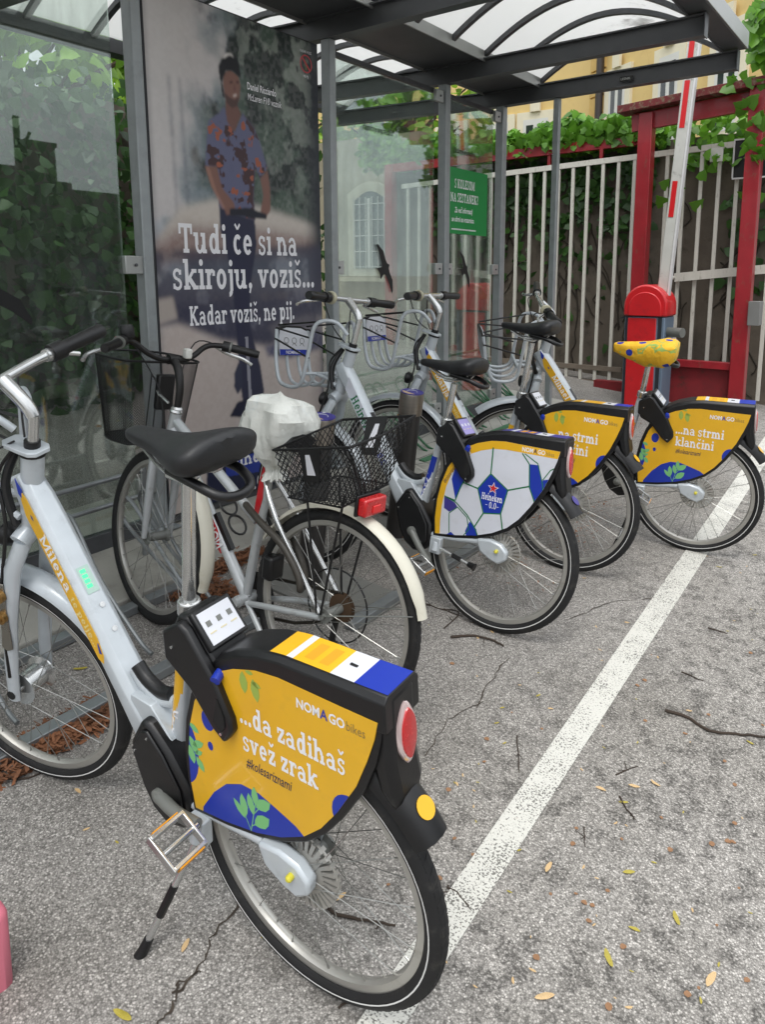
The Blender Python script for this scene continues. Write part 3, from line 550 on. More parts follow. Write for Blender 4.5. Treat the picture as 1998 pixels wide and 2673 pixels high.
sans('KADAR VOZIŠ', lambda a, b, t: Vector((PX + .0006, lc.y - .046 + a, lc.z + .058 + b)), .02, sx=.72).build('lettering', white, po, smooth=0); sans('NE PIJ', lambda a, b, t: Vector((PX + .0006, lc.y - .024 + a, lc.z - .075 + b)), .02, sx=.8).build('lettering', white, po, smooth=0)

# ================================================================ green sign on the glass
SX = XG + .0065
def s4(x, y): p = pxw(x, y, 0, SX); return p
gs = MB(); c_ = [s4(1178, 437), s4(1275, 456), s4(1269, 618), s4(1176, 609)]
sy0 = 5.02; sy1 = (c_[1].y + c_[2].y) / 2; sz1 = (c_[0].z + c_[1].z) / 2; sz0 = (c_[2].z + c_[3].z) / 2
sg = tag(MB().box((SX - .0005, (sy0 + sy1) / 2, (sz0 + sz1) / 2), (.002, sy1 - sy0, sz1 - sz0)).build('information_sign', mat('sign_green', (18, 138, 66), .4), smooth=0), 'green sign with white lettering stuck on the last glass pane', 'sign')
def gline(text, y, z, size, wid, shear=0, plain=False):
    if plain: bld = sans(text, lambda a, b, t: Vector((SX + .0008, y + a, z + b)), size, sx=wid)
    else:
        _, w0 = slab(text, lambda a, b, t: Vector((0, 0, 0)), 1.0, shear=shear); bld, _ = slab(text, lambda a, b, t: Vector((SX + .0008 + t, y + a, z + b)), size, sx=wid / (w0 * size), shear=shear, track=.02)
    bld.build('lettering', white, sg, smooth=0)
gline('S KOLESOM', sy0 + .07, sz1 - .15, .098, .31); gline('NA SESTANEK?', sy0 + .012, sz1 - .255, .098, .43); [sans(t_, lambda a, b, t, y_=y_, z_=z_: Vector((SX + .0008, y_ + a, z_ + b)), .058, sx=.66, shear=.25, offset=.0012).build('lettering', white, sg, smooth=0) for t_, y_, z_ in (('Za več informacij', sy0 + .075, sz1 - .335), ('se obrni na vratarnico.', sy0 + .03, sz1 - .405))]
for k in range(24): MB().poly([Vector((SX + .0008, sy0 + .03 + .0158 * k + a, sz0 + .03 + b)) for a, b in ((0, 0), (.011 + .004 * (k % 3) / 3, 0), (.011, .012), (0, .010))]).build('fine_print', white, sg, smooth=0)
# ================================================================ bicycles
fr_paint = mat('silver_blue_paint', (188, 195, 200), 0.33, 0.15, var=0.05, vscale=18, dirt=(128, 130, 130), dscale=14, damt=0.25, coat=0.3)
blackp = mat('black_plastic', (13, 13, 15), 0.42, var=0.18, vscale=22, bump=0.05, bscale=260)
rubber = mat('tyre_rubber', (21, 21, 22), 0.72, var=0.25, vscale=20, dirt=(80, 77, 72), dscale=16, damt=0.35)
rimm = mat('rim_alloy', (172, 170, 164), 0.38, 0.55, var=0.08, dirt=(120, 116, 106), dscale=16, damt=0.4)
chrome = mat('polished_alloy', (196, 197, 196), 0.22, 0.85, var=0.06, vscale=30)
spokem = mat('spoke_steel', (150, 150, 146), 0.3, 0.8); darkst = mat('dark_spoke', (70, 70, 70), 0.4, 0.6)
whitem = mat('reflex_white', (214, 214, 212), 0.5); yel = mat('panel_yellow', (224, 172, 30), 0.38, var=0.05, vscale=9, dirt=(190, 150, 50), dscale=12, damt=0.3, coat=.2)
blue = mat('panel_blue', (24, 50, 158), 0.4); navy = mat('ink_navy', (30, 30, 70), 0.5); leafg = mat('print_leaf_green', (118, 184, 118), 0.45); dleaf = mat('print_leaf_pale', (150, 168, 70), 0.45)
panw = mat('panel_white', (206, 209, 218), 0.4, var=0.03, dirt=(180, 180, 180), dscale=12, damt=.3); dgreen = mat('print_line_green', (28, 108, 62), 0.45); starred = mat('star_red', (196, 36, 44), 0.45); purple = mat('label_purple', (62, 56, 134), 0.4); purp2 = mat('label_sand', (196, 170, 134), .45)
redl = mat('reflector_red', (186, 24, 28), 0.25, coat=.6, var=.12, vscale=120); clear = mat('clear_lens', (214, 190, 188), 0.1, trans=.35); orange = mat('reflector_amber', (226, 150, 20), 0.3); greyp = mat('grey_plastic', (110, 112, 108), .45); scr_white = mat('screen_white', (208, 210, 216), .3)
saddle_m = mat('saddle_vinyl', (25, 26, 28), 0.5, var=0.12, vscale=25, bump=0.12, bscale=420); cablem = mat('cable_black', (18, 18, 19), .45)
def V(u, w, v=0.0): return Vector((u, v, w))
CACHE = {}
def wheel(parent, c, R, xf, name_tread=True, line=True, n_sp=32, tw=.0235, hubr=.02, hubw=.05, spm=None):
    """wheel = rim mesh with tyre, reflective line, hub and spokes under it"""
    key = (round(R, 4), tw, line, n_sp, hubr); ident = xf is None
    rm = MB(); ro = R - 2 * tw + .004
    rm.lathe([(ro, -.0105), (ro + .003, -.0115), (ro - .016, -.0115), (ro - .021, -.004), (ro - .021, .004), (ro - .016, .0115), (ro + .003, .0115), (ro, .0105)], d=(0, 1, 0), n=72, caps=False)
    ty = MB(); prof = []
    for j in range(13):
        a_ = -PI * 0.80 + 2 * PI * .80 * j / 12; k = 1.0 + (.05 if abs(a_) < .9 and j % 2 else 0); prof.append((R - tw + tw * cos(a_) * k, tw * .98 * sin(a_)))
    ty.lathe(prof, d=(0, 1, 0), n=96, caps=False)
    # shallow blocks on the tread
    for i in range(76):
        A0 = 2 * PI * i / 76; A1 = A0 + 2 * PI / 76 * .62
        for s in (-1, 1):
            q = [(R - .0005, .001, A0), (R - .004, s * .012, A0 + s * .02), (R - .004, s * .012, A1 + s * .02), (R - .0005, .001, A1)]
            lo = [Vector((r_ * cos(t_), v_, r_ * sin(t_))) for r_, v_, t_ in q]; hi = [p + p.normalized() * .0022 for p in lo]
            ty.add(lo + hi, [(4, 5, 6, 7), (7, 6, 5, 4)][:1] + [(0, 1, 5, 4), (1, 2, 6, 5), (2, 3, 7, 6), (3, 0, 4, 7)])
    rl = MB()
    if line:
        for s in (-1, 1): rl.lathe([(ro + .0155, s * .0236), (ro + .0185, s * .0239)], d=(0, 1, 0), n=72, caps=False)
    hb = MB().lathe([(.009, -hubw - .012), (.009, -hubw), (hubr * 1.5, -hubw), (hubr * 1.5, -hubw + .004), (hubr, -hubw + .012), (hubr, hubw - .012), (hubr * 1.5, hubw - .004), (hubr * 1.5, hubw), (.009, hubw), (.009, hubw + .012)], d=(0, 1, 0), n=20)
    sp = MB()
    for i in range(n_sp):
        s = 1 if i % 2 else -1; A_ = 2 * PI * i / n_sp; B2_ = A_ + (.85 if (i // 2) % 2 else -.85)
        p = Vector((hubr * 1.4 * cos(B2_), s * (hubw - .004), hubr * 1.4 * sin(B2_))); e = Vector(((ro - .02) * cos(A_), s * .004, (ro - .02) * sin(A_)))
        sp.tube([p, e], .0011, 4, caps=False); e2 = e.lerp(p, .045); sp.tube([e, e2], .0024, 5)
    T = (lambda p: xf(p + c)) if xf else (lambda p: p + c)
    w = rm.build('wheel', rimm, parent, xf=T); ty.build('tyre', rubber, w, xf=T)
    if line: rl.build('reflective_strip', whitem, w, xf=T)
    hb.build('hub', greyp if hubr < .03 else chrome, w, xf=T); tag(sp.build('spokes', spm or spokem, w, xf=T), kind='stuff')
    return w
def catpoly(pts, k=4, closed=True):
    P_ = [Vector((a_, b_, 0)) for a_, b_ in pts]; n = len(P_); o = []
    for i in range(n):
        p0, p1, p2, p3 = P_[i - 1], P_[i], P_[(i + 1) % n], P_[(i + 2) % n]
        for j in range(k):
            t = j / k; r = 0.5 * ((2 * p1) + (p2 - p0) * t + (2 * p0 - 5 * p1 + 4 * p2 - p3) * t * t + (3 * p1 - p0 - 3 * p2 + p3) * t ** 3); o.append((r.x, r.y))
    return o
def clip_poly(poly, clip):                           # Sutherland-Hodgman, convex clip polygon (counter-clockwise)
    out_ = poly
    for i in range(len(clip)):
        a_, b_ = clip[i], clip[(i + 1) % len(clip)]; inp = out_; out_ = []
        ins = lambda p: (b_[0] - a_[0]) * (p[1] - a_[1]) - (b_[1] - a_[1]) * (p[0] - a_[0]) >= 0
        for j in range(len(inp)):
            p, q_ = inp[j - 1], inp[j]; ip, iq = ins(p), ins(q_)
            if ip != iq:
                d1 = (b_[0] - a_[0]) * (p[1] - a_[1]) - (b_[1] - a_[1]) * (p[0] - a_[0]); d2 = (b_[0] - a_[0]) * (q_[1] - a_[1]) - (b_[1] - a_[1]) * (q_[0] - a_[0]); t = d1 / (d1 - d2)
                out_.append((p[0] + (q_[0] - p[0]) * t, p[1] + (q_[1] - p[1]) * t))
            if iq: out_.append(q_)
        if not out_: return []
    return out_
# outline of the side panel in the bike's plane (u forward, w up), listed from front top round the rear
PAN = [(.19, .752), (.15, .775), (.09, .797), (.03, .807), (-.03, .809), (-.12, .812), (-.203, .816), (-.196, .775), (-.182, .725), (-.158, .655), (-.115, .572), (-.075, .510), (-.031, .463), (.03, .424), (.10, .394), (.19, .370), (.288, .352), (.299, .42), (.300, .50), (.290, .575), (.270, .645), (.235, .705)]
SHELL = [(.205, .770), (.16, .800), (.10, .825), (.03, .838), (-.03, .842), (-.12, .850), (-.212, .858), (-.207, .775), (-.198, .720), (-.172, .645), (-.126, .560), (-.084, .498), (-.038, .450), (.025, .411), (.10, .380), (.19, .356), (.298, .337), (.313, .42), (.316, .50), (.306, .58), (.285, .655), (.25, .718)]
PANC = PAN[::-1]
def area(p): return sum(p[i - 1][0] * p[i][1] - p[i][0] * p[i - 1][1] for i in range(len(p))) / 2
PANCC = PAN if area(PAN) > 0 else PAN[::-1]
def share_bike(pose, name, label, steer, seat, crank, kick, panel, words, rider, number, group='yellow and silver share bikes parked in a row', bell=True, stem_up=0.0, roll=0.0):
    x, y, a_, l_ = pose
    ub = Vector((cos(a_), sin(a_), 0)); v0 = Vector((-sin(a_), cos(a_), 0)); z_ = Vector((0, 0, 1)); wb_ = cos(l_) * z_ + sin(l_) * v0; vb = cos(l_) * v0 - sin(l_) * z_
    Bm = Matrix((ub, vb, wb_)).transposed().to_4x4(); Bm.translation = Vector((x, y, 0))
    bk = thing(name, label, 'bicycle', G4 @ Bm, group)
    HO = V(.87, 1.054); HD = Vector((-.21, 0, 1)).normalized(); Rq = Matrix.Rotation(steer, 3, HD)
    XF = lambda p: Rq @ (p - HO) + HO
    # --- frame
    f = MB(); nrm = Vector((.788, 0, -.616)); secs = []
    for (u, w), th, hw in (((.889, 1.0), .070, .030), ((.845, .948), .074, .036), ((.80, .892), .064, .037), ((.66, .712), .062, .037), ((.53, .546), .066, .038), ((.445, .455), .080, .040)):
        o = V(u, w); c1 = .016; lp = []
        for (t, s) in ((0, hw - c1), (c1, hw), (th - c1, hw), (th, hw - c1), (th, -hw + c1), (th - c1, -hw), (c1, -hw), (0, -hw + c1)): lp.append(o + nrm * t + Vector((0, s, 0)))
        secs.append(lp)
    f.loft(secs)
    f.prism([(.45, .535), (.52, .535), (.535, .48), (.47, .37), (.33, .335), (.345, .42), (.395, .48)], lambda a, b, t: V(a, b, t), -.034, .034)
    f.tube([V(.405, .37), V(.37, .60), V(.338, .80)], [.024, .019, .019], 14)
    fr = f.build('frame', fr_paint, bk, smooth=50, bevel=.003)
    MB().tube([V(.914, .845), V(.872, 1.045)], .027, 18).build('head_tube', fr_paint, bk)
    MB().tube([V(.54, .578), V(.505, .545), V(.45, .532), V(.395, .55)], .016, 12, k=4).build('handle_bar_under', fr_paint, bk)
    MB().tube([V(.532, .592), V(.50, .566), V(.45, .552), V(.412, .562)], .0165, 12, k=4).build('carry_grip', blackp, bk)
    # --- motor cover
    mo = [(.437, .512), (.460, .505), (.506, .425), (.468, .322), (.435, .275), (.384, .245), (.335, .262), (.300, .298), (.312, .383), (.37, .455)]
    MB().prism(mo, lambda a, b, t: V(a, b, t), -.058, .058).build('motor_cover', blackp, bk, smooth=30, bevel=.012)
    mi = [(.43, .495), (.452, .485), (.49, .42), (.455, .33), (.425, .285), (.384, .265), (.345, .278), (.32, .31), (.33, .38), (.38, .45)]
    mc_ = MB().prism(mi, lambda a, b, t: V(a, b, t), .0575, .066).build('motor_plate', blackp, bk, smooth=30, bevel=.004)
    for u, w in ((.43, .475), (.478, .42), (.345, .30)): MB().lathe([(.003, 0), (.003, .0015)], V(u, w, .066), (0, 1, 0), 8).build('screw', chrome, mc_)
    # --- cranks and pedals
    for s in (1, -1):
        ca, sa = cos(crank), sin(crank); o = V(.395, .335, s * .068); e = o + V(ca * .15 * s, sa * .15 * s, s * .018)
        cr_ = MB().tube([o, o.lerp(e, .5) + Vector((0, s * .008, 0)), e], [.016, .011, .013], 12, k=3).lathe([(.017, -.012), (.020, -.008), (.020, .008), (.015, .011)], o, (0, 1, 0), 14).build('crank', greyp if s > 0 else blackp, bk)
        pc = e + Vector((0, s * .055, 0)); tl = Matrix.Rotation(rad(-28), 3, 'Y')
        pb = MB()
        for dv in (-.042, .042): pb.box(pc + Vector((0, dv, 0)), (.092, .007, .022), tl)
        for du in (-.040, .040): pb.box(pc + tl @ Vector((du, 0, 0)), (.010, .084, .024), tl)
        pb.tube([e, pc + Vector((0, s * .045, 0))], .008, 8)
        pd = pb.build('pedal', chrome, bk, bevel=.002)
        for du in (-.046, .046): MB().box(pc + tl @ Vector((du, 0, .001)), (.004, .066, .017), tl).build('pedal_reflector', orange, pd)
    # --- chain stays, shaft housing, cooling disc, rear wheel
    for s in (1, -1):
        MB().tube([V(.33, .336, s * .038), V(.20, .350, s * .038), V(.09, .368, s * .042), V(.0, .360, s * .046)], [.014, .012, .012, .012], 12, k=3).build('chain_stay', fr_paint, bk)
    MB().prism([(.09, .398), (.03, .410), (-.02, .402), (-.052, .375), (-.05, .342), (-.02, .318), (.02, .326), (.07, .35)], lambda a, b, t: V(a, b - .012, t), .036, .068).build('shaft_housing', fr_paint, bk, bevel=.008, smooth=30)
    MB().lathe([(.008, 0), (.008, .010), (.004, .014)], V(-.008, .360, .068), (0, 1, 0), 10).build('axle_bolt', mat('bolt_yellow', (206, 196, 60), .4), bk)
    dk = MB()
    for i in range(30):
        A_ = 2 * PI * i / 30; d = Vector((cos(A_), 0, sin(A_))); t = Vector((-sin(A_), 0, cos(A_))); o = V(-.012, .345, .035)
        dk.add([o + d * .05 + t * .0035, o + d * .05 - t * .0035, o + d * .086 - t * .005, o + d * .086 + t * .005] + [q_ + Vector((0, -.016, 0)) for q_ in (o + d * .05 + t * .0035, o + d * .05 - t * .0035, o + d * .086 - t * .005, o + d * .086 + t * .005)], [(0, 1, 2, 3), (7, 6, 5, 4), (0, 4, 5, 1), (1, 5, 6, 2), (2, 6, 7, 3), (3, 7, 4, 0)])
    dk.lathe([(.052, -.016), (.052, 0), (.03, .004)], V(-.012, .345, .035), (0, 1, 0), 24)
    for r_ in (.052, .084): dk.tube([V(-.012 + r_ * cos(t_), .345 + r_ * sin(t_), .027) for t_ in np.linspace(0, 2 * PI, 33)[:-1]], .003, 6, closed=True)
    dk.build('ribbed_brake_drum', rimm, bk)
    wheel(bk, V(0, .335), .335, None)
    # --- kickstand
    kp = V(.272, .298, .058); kb = MB().box(kp + V(.002, .006), (.05, .03, .07)).tube([kp + V(0, .02, 0), kp + V(0, -.02, .012)], .018, 12)
    kf = kick; kk = MB().tube([kp, kp.lerp(kf, .86)], .0085, 12); ks = kb.build('kickstand', fr_paint, bk, bevel=.004); kk.build('kickstand_leg', chrome, ks)
    MB().tube([kp.lerp(kf, .84), kp.lerp(kf, .95), kf], [.011, .013, .017], 10).build('rubber_foot', blackp, ks); MB().tube([kp.lerp(kf, .42), kp.lerp(kf, .66)], .0100, 8).build('leg_sleeve', blackp, ks)
    # --- skirt guard: shells, spine, printed side panels
    for s in (1, -1):
        MB().prism(SHELL, lambda a, b, t: V(a, b, t), s * .040, s * .052).build('skirt_guard', blackp, bk, smooth=30, bevel=.003)
    sp_ = MB(); secs = []
    path = [(.225, .752), (.195, .788), (.15, .815), (.09, .838), (.03, .850), (-.05, .856), (-.14, .862), (-.215, .868)]
    for i, (u, w) in enumerate(path):
        pa = V(*path[max(i - 1, 0)]); pb_ = V(*path[min(i + 1, len(path) - 1)]); d = (pb_ - pa).normalized(); up = Vector((d.z, 0, -d.x)); up = up if up.z > 0 else -up
        hw = .054; secs.append([V(u, w) + up * q_ + Vector((0, s_, 0)) for q_, s_ in ((-.07, hw), (-.012, hw), (.0, hw - .012), (.0, -hw + .012), (-.012, -hw), (-.07, -hw), (-.072, -hw + .006), (-.072, hw - .006))])
    sp_.loft(secs); sp_.build('guard_spine', blackp, bk, smooth=35, bevel=.003)
    def pm(s): return lambda a, b, t: V(a, b, s * (.0535 + t))
    pcol = panw if panel == 'ball' else yel
    side = []
    for s in (1, -1):
        pn_ = MB().prism(PAN, pm(s), -.001, .0012).build('side_panel', pcol, bk, smooth=0); side.append(pn_)
    def decal(poly, mt, lay, nm='printed_shape', clip=True):
        for s, pn_ in ((1, side[0]), (-1, side[1])):
            p_ = poly if area(poly) > 0 else poly[::-1]
            f3 = pm(s); pts = [f3(a, b, .0013 + lay * .00012) for a, b in p_]
            pts = pts[::-1] if s > 0 else pts
            MB().poly(pts).build(nm, mt, pn_, smooth=0)
    def inside(poly): return clip_shape(poly)
    def blob(cx, cy, rx, ry, n=22, rot=0): return [(cx + rx * cos(t_) * cos(rot) - ry * sin(t_) * sin(rot), cy + rx * cos(t_) * sin(rot) + ry * sin(t_) * cos(rot)) for t_ in np.linspace(0, 2 * PI, n + 1)[:-1]]
    def cut(poly):                                   # keep the print inside the panel: the panel is clipped as the convex hull of its outline
        return clip_poly(poly, HULL)
    def leaf_(cx, cy, L_, W2, ang, mt=leafg, lay=3): decal(cut([(cx + L_ * c_ * cos(ang) - W2 * s_ * sin(ang), cy + L_ * c_ * sin(ang) + W2 * s_ * cos(ang)) for c_, s_ in ((0, 0), (.2, .32), (.5, .5), (.8, .33), (1, 0), (.8, -.33), (.5, -.5), (.2, -.32))]), mt, lay, 'printed_leaf')
    def tx(text, u, w, size, mt, slope=.035, sx=1.0, plain=False, shear=0.0, lay=4, offset=0.0, sides=(0,), width=None):
        f3 = pm(1); g_ = lambda a, b, t: f3(u - a * cos(slope) + b * sin(slope), w + a * sin(slope) + b * cos(slope), .0013 + lay * .00012 + t * .3)
        if plain: bld = sans(text, g_, size, shear=shear, sx=sx, offset=offset)
        else:
            if width: _, w0 = slab(text, g_, 1.0); sx = width / (w0 * size)
            bld, _ = slab(text, g_, size, sx=sx)
        bld.build('lettering', mt, side[0], smooth=0)
    if panel == 'yellow':
        hill = [(.272, .30), (.262, .37), (.225, .43), (.185, .474), (.14, .498), (.09, .502), (.04, .490), (-.01, .476), (-.045, .455), (-.02, .38), (.1, .30)]
        decal(cut(hill), blue, 1); decal(cut(blob(-.142, .578, .040, .046)), blue, 1); decal(blob(.232, .614, .019, .026), blue, 1); decal(blob(.228, .550, .008, .011), blue, 1); decal(cut(blob(.312, .500, .044, .088)), blue, 1)
        def lf2(b_, t_, k_=.42, mt=leafg, lay=3):
            d_ = (t_[0] - b_[0], t_[1] - b_[1]); decal(cut([(b_[0] + d_[0] * c_ - d_[1] * k_ * s_, b_[1] + d_[1] * c_ + d_[0] * k_ * s_) for c_, s_ in ((0, 0), (.18, .30), (.45, .5), (.75, .38), (1, 0), (.75, -.38), (.45, -.5), (.18, -.30))]), mt, lay, 'printed_leaf')
        for b_, t_, k_ in (((.131, .414), (.165, .450), .36), ((.129, .42), (.140, .475), .40), ((.108, .437), (.120, .487), .40), ((.1, .465), (.103, .512), .42), ((.099, .461), (.058, .494), .55), ((.104, .412), (.062, .452), .55)): lf2(b_, t_, k_)
        for p_, q_ in (((.117, .383), (.099, .478)), ((.117, .394), (.137, .432)), ((.106, .44), (.08, .478)), ((.112, .405), (.085, .432))):
            n_ = Vector((-(q_[1] - p_[1]), q_[0] - p_[0])).normalized() * .0011; decal(cut([(p_[0] + n_.x, p_[1] + n_.y), (q_[0] + n_.x, q_[1] + n_.y), (q_[0] - n_.x, q_[1] - n_.y), (p_[0] - n_.x, p_[1] - n_.y)]), leafg, 2, 'printed_stem')
        for b_, t_ in (((.292, .58), (.262, .565)), ((.293, .545), (.27, .505)), ((.285, .525), (.250, .545)), ((.275, .50), (.252, .468)), ((.278, .505), (.255, .52)), ((.296, .52), (.283, .475))): lf2(b_, t_, .5)
        dl_ = mat('print_leaf_dull', (150, 172, 76), .45)
        for b_, t_ in (((.124, .782), (.118, .732)), ((.096, .776), (.084, .726)), ((.116, .786), (.094, .787)), ((.100, .768), (.074, .763))): lf2(b_, t_, .45, dl_)
        tx(words[0], .136, .657, .068, white, width=.272 if 'da' in words[0] else .235); tx(words[1], .130, .592, .068, white, width=.20 if 'da' in words[0] else .19)
        tx('#kolesariznami', .122, .553, .036, navy, plain=True, shear=.3, sx=.56, offset=.0002)
        tx('NOM', -.016, .764, .0295, white, plain=True, sx=.83, offset=.0008); tx('A', -.075, .7665, .0295, blue, plain=True, sx=.83, offset=.0006); tx('GO', -.094, .7672, .0295, white, plain=True, sx=.83, offset=.0008); tx('bikes', -.134, .769, .0285, mat('print_ochre', (140, 116, 70), .5), plain=True, sx=.75)
    else:
        band = [(p[0], p[1]) for p in PAN]; inner = [(.172, .725), (.13, .748), (.08, .766), (.02, .775), (-.06, .779), (-.193, .785)]
        decal([(.19, .752), (.15, .775), (.09, .797), (.03, .807), (-.03, .809), (-.12, .812), (-.203, .816), (-.197, .785)] + inner[::-1][1:], yel, 1); decal([(.288, .352), (.299, .42), (.300, .50), (.290, .575), (.270, .645), (.235, .705), (.172, .725), (.215, .68), (.248, .625), (.266, .56), (.274, .48), (.272, .41), (.266, .357)], yel, 1)
        pen = [(.072, .664), (-.012, .615), (.004, .512), (.08, .495), (.120, .590)]
        decal(pen, blue, 3)
        def stroke(p, q_, w_=.006, lay=2, mt=dgreen):
            d = Vector((q_[0] - p[0], q_[1] - p[1])); n_ = Vector((-d.y, d.x)).normalized() * w_ / 2; pl = cut([(p[0] + n_.x, p[1] + n_.y), (q_[0] + n_.x, q_[1] + n_.y), (q_[0] - n_.x, q_[1] - n_.y), (p[0] - n_.x, p[1] - n_.y)])
            if len(pl) > 2: decal(pl, mt, lay, 'printed_line')
        ring = [(.078, .772), (-.098, .652), (-.018, .435), (.122, .405), (.200, .60)]
        for p, q_ in zip(pen, ring): stroke(p, q_)
        for i in range(5): stroke(pen[i], pen[(i + 1) % 5], .005, 4)
        def arcline(pts, w_=.004, lay=2):
            for p, q_ in zip(pts[:-1], pts[1:]): stroke(p, q_, w_, lay)
        decal(cut([(-.086, .74), (-.10, .645), (-.150, .560), (-.158, .60), (-.150, .68), (-.125, .745)]), blue, 3); arcline([(-.05, .776), (-.086, .74), (-.10, .65), (-.15, .56), (-.155, .53)], .005, 4); arcline([(-.06, .777), (-.12, .75), (-.15, .68), (-.165, .62)], .004, 4)
        decal(cut([(-.15, .69), (-.178, .70), (-.178, .63), (-.155, .60)]), blue, 3); arcline([(-.15, .69), (-.175, .735), (-.195, .75)], .004, 4); arcline([(-.165, .68), (-.18, .61)], .004, 4)
        decal([(.205, .70), (.176, .63), (.196, .575), (.215, .52), (.245, .60), (.235, .66)], blue, 3); arcline([(.205, .70), (.176, .63), (.198, .58), (.215, .515), (.26, .52)], .005, 4)
        decal([(.262, .47), (.268, .52), (.215, .505), (.20, .49), (.235, .46)], purple, 3); decal(cut([(.135, .445), (.10, .42), (.085, .36), (.13, .35), (.15, .40)]), blue, 3); arcline([(.268, .522), (.21, .508), (.15, .468), (.105, .42), (.085, .385)], .005, 4); arcline([(.235, .455), (.20, .49), (.15, .458), (.135, .41), (.16, .37)], .004, 4); arcline([(.235, .455), (.222, .37)], .004, 4); decal(cut([(.235, .36), (.215, .378), (.19, .365), (.2, .34)]), blue, 3)
        for rr, mt, ly in ((.026, white, 5), (.021, starred, 6)):
            decal([(.052 + (rr if k % 2 == 0 else rr * .42) * sin(PI * k / 5), .607 + (rr if k % 2 == 0 else rr * .42) * cos(PI * k / 5)) for k in range(10)], mt, ly, 'printed_star')
        tx('Heineken', .098, .553, .040, white, width=.094, lay=6); tx('0.0', .060, .523, .038, white, width=.034, lay=6); tx('-', .077, .524, .03, white, lay=6); tx('-', .026, .5255, .03, white, lay=6)
        tx('NOM', -.046, .785, .0255, white, plain=True, sx=.8, offset=.0006); tx('A', -.096, .787, .0255, navy, plain=True, sx=.8, offset=.0005); tx('GO', -.112, .7876, .0255, white, plain=True, sx=.8, offset=.0006); tx('bikes', -.147, .789, .0235, mat('print_ochre', (140, 116, 70), .5), plain=True, sx=.72)
        tx('#kolesariznami', .272, .575, .026, navy, plain=True, shear=.2, sx=.62, slope=rad(62))
    # label on the spine
    lab = purple if panel == 'ball' else yel
    def top(u0, u1, hw, z=.0006, n=8):
        b_ = MB(); vs_ = []
        for k in range(n + 1):
            u = u0 + (u1 - u0) * k / n; w = float(np.interp(-u, [-p[0] for p in path], [p[1] for p in path])); vs_ += [V(u, w + z, hw), V(u, w + z, -hw)]
        return b_.add(vs_, [(2 * k, 2 * k + 1, 2 * k + 3, 2 * k + 2) for k in range(n)])
    L1 = top(.062, -.085, .040).build('top_label', lab, bk, smooth=0)
    top(-.085, -.14, .040, .0007).build('top_label', scr_white, bk, smooth=0); top(-.14, -.213, .040, .0008).build('top_label', purple if panel == 'ball' else blue, bk, smooth=0)
    L1 and top(.020, .004, .040, .0009).build('label_bar', scr_white, L1, smooth=0)
    for k in range(2): top(-.012 - .035 * k, -.034 - .035 * k, .026, .0009).build('label_text_block', mat('label_print', (206, 150, 30), .5), L1, smooth=0)
    MB().box(V(-.110, .862), (.016, .005, .0025)).build('label_mark', blackp, L1)
    # --- tail housing, fender, reflector
    tl_ = [(-.18, .864), (-.217, .867), (-.222, .80), (-.230, .72), (-.245, .665), (-.240, .620), (-.20, .655), (-.165, .74), (-.17, .80)]
    MB().prism(tl_, lambda a, b, t: V(a, b, t), -.044, .044).build('tail_housing', blackp, bk, smooth=45, bevel=.016)
    fb_ = MB(); secs = []
    for k in range(12):
        A_ = rad(106 + (141 - 106) * k / 11); d = Vector((cos(A_), 0, sin(A_))); secs.append([V(0, .335) + d * r_ + Vector((0, v_, 0)) for r_, v_ in ((.362, .040), (.385, .036), (.400, .020), (.404, 0), (.400, -.020), (.385, -.036), (.362, -.040), (.362, -.036), (.380, -.031), (.394, 0), (.380, .031), (.362, .036))])
    fb_.loft(secs); fb_.build('rear_fender', blackp, bk, smooth=50)
    A_ = rad(133); d = Vector((cos(A_), 0, sin(A_))); MB().lathe([(.021, 0), (.021, .0012)], V(0, .335) + d * .4035, d, 20).build('round_sticker', yel if panel == 'yellow' else purple, bk, smooth=0)
    rn = Vector((-1, 0, .12)).normalized(); ro = V(-.222, .772); rx_ = Vector((0, 1, 0)); ry_ = rx_.cross(rn)
    def ov(r_, h_): return [ro + rn * h_ + rx_ * (.46 * r_ * cos(t_)) + ry_ * (r_ * sin(t_) * (1 + .06 * cos(4 * t_))) for t_ in np.linspace(0, 2 * PI, 29)[:-1]]
    MB().loft([ov(.058, 0), ov(.059, .008), ov(.053, .012)]).build('light_rim', clear, bk); MB().loft([ov(.049, .010), ov(.047, .0145), ov(.030, .0165)]).build('rear_reflector', redl, bk)
    # --- number sticker on the seat tube
    nf = lambda a, b, t: V(.400 - .066 * .0 - (a * .155 + 0) * 0 + (.398 - .400) - a * .158, .50 + a * .985 * 1.0, 0) + Vector((b * .0, 0, 0))
    def seat_map(a, b, t):                           # a up along the tube, b around it on the left side
        o = V(.3915 - .158 * a, .48 + .985 * a); ang = -b / .0195; return o + Vector((-sin(ang) * .0202 * .985, cos(ang) * .0202, -sin(ang) * .0202 * .158))
    nb = MB(); vs_ = []
    for k in range(9):
        bq = -.022 + .044 * k / 8; vs_ += [seat_map(-.03, bq - .010, 0), seat_map(.19, bq - .010, 0)]
    nb.add(vs_, [(2 * k, 2 * k + 1, 2 * k + 3, 2 * k + 2) for k in range(8)]); ns = nb.build('number_sticker', (blue if panel == 'ball' else yel), bk)
    if number: sans(number, lambda a, b, t: (seat_map(-.01 + a, b - .022, 0) - V(0, 0, 0)) + Vector((-.0005, .0008, 0)), .042, sx=1.25, offset=.0006).build('lettering', white, ns, smooth=0)
    # --- lock box with display and arm
    MB().prism([(.335, .79), (.312, .836), (.282, .842), (.215, .772), (.19, .735), (.25, .675), (.325, .71)], lambda a, b, t: V(a, b, t), -.050, .052).build('lock_box', blackp, bk, smooth=30, bevel=.008)
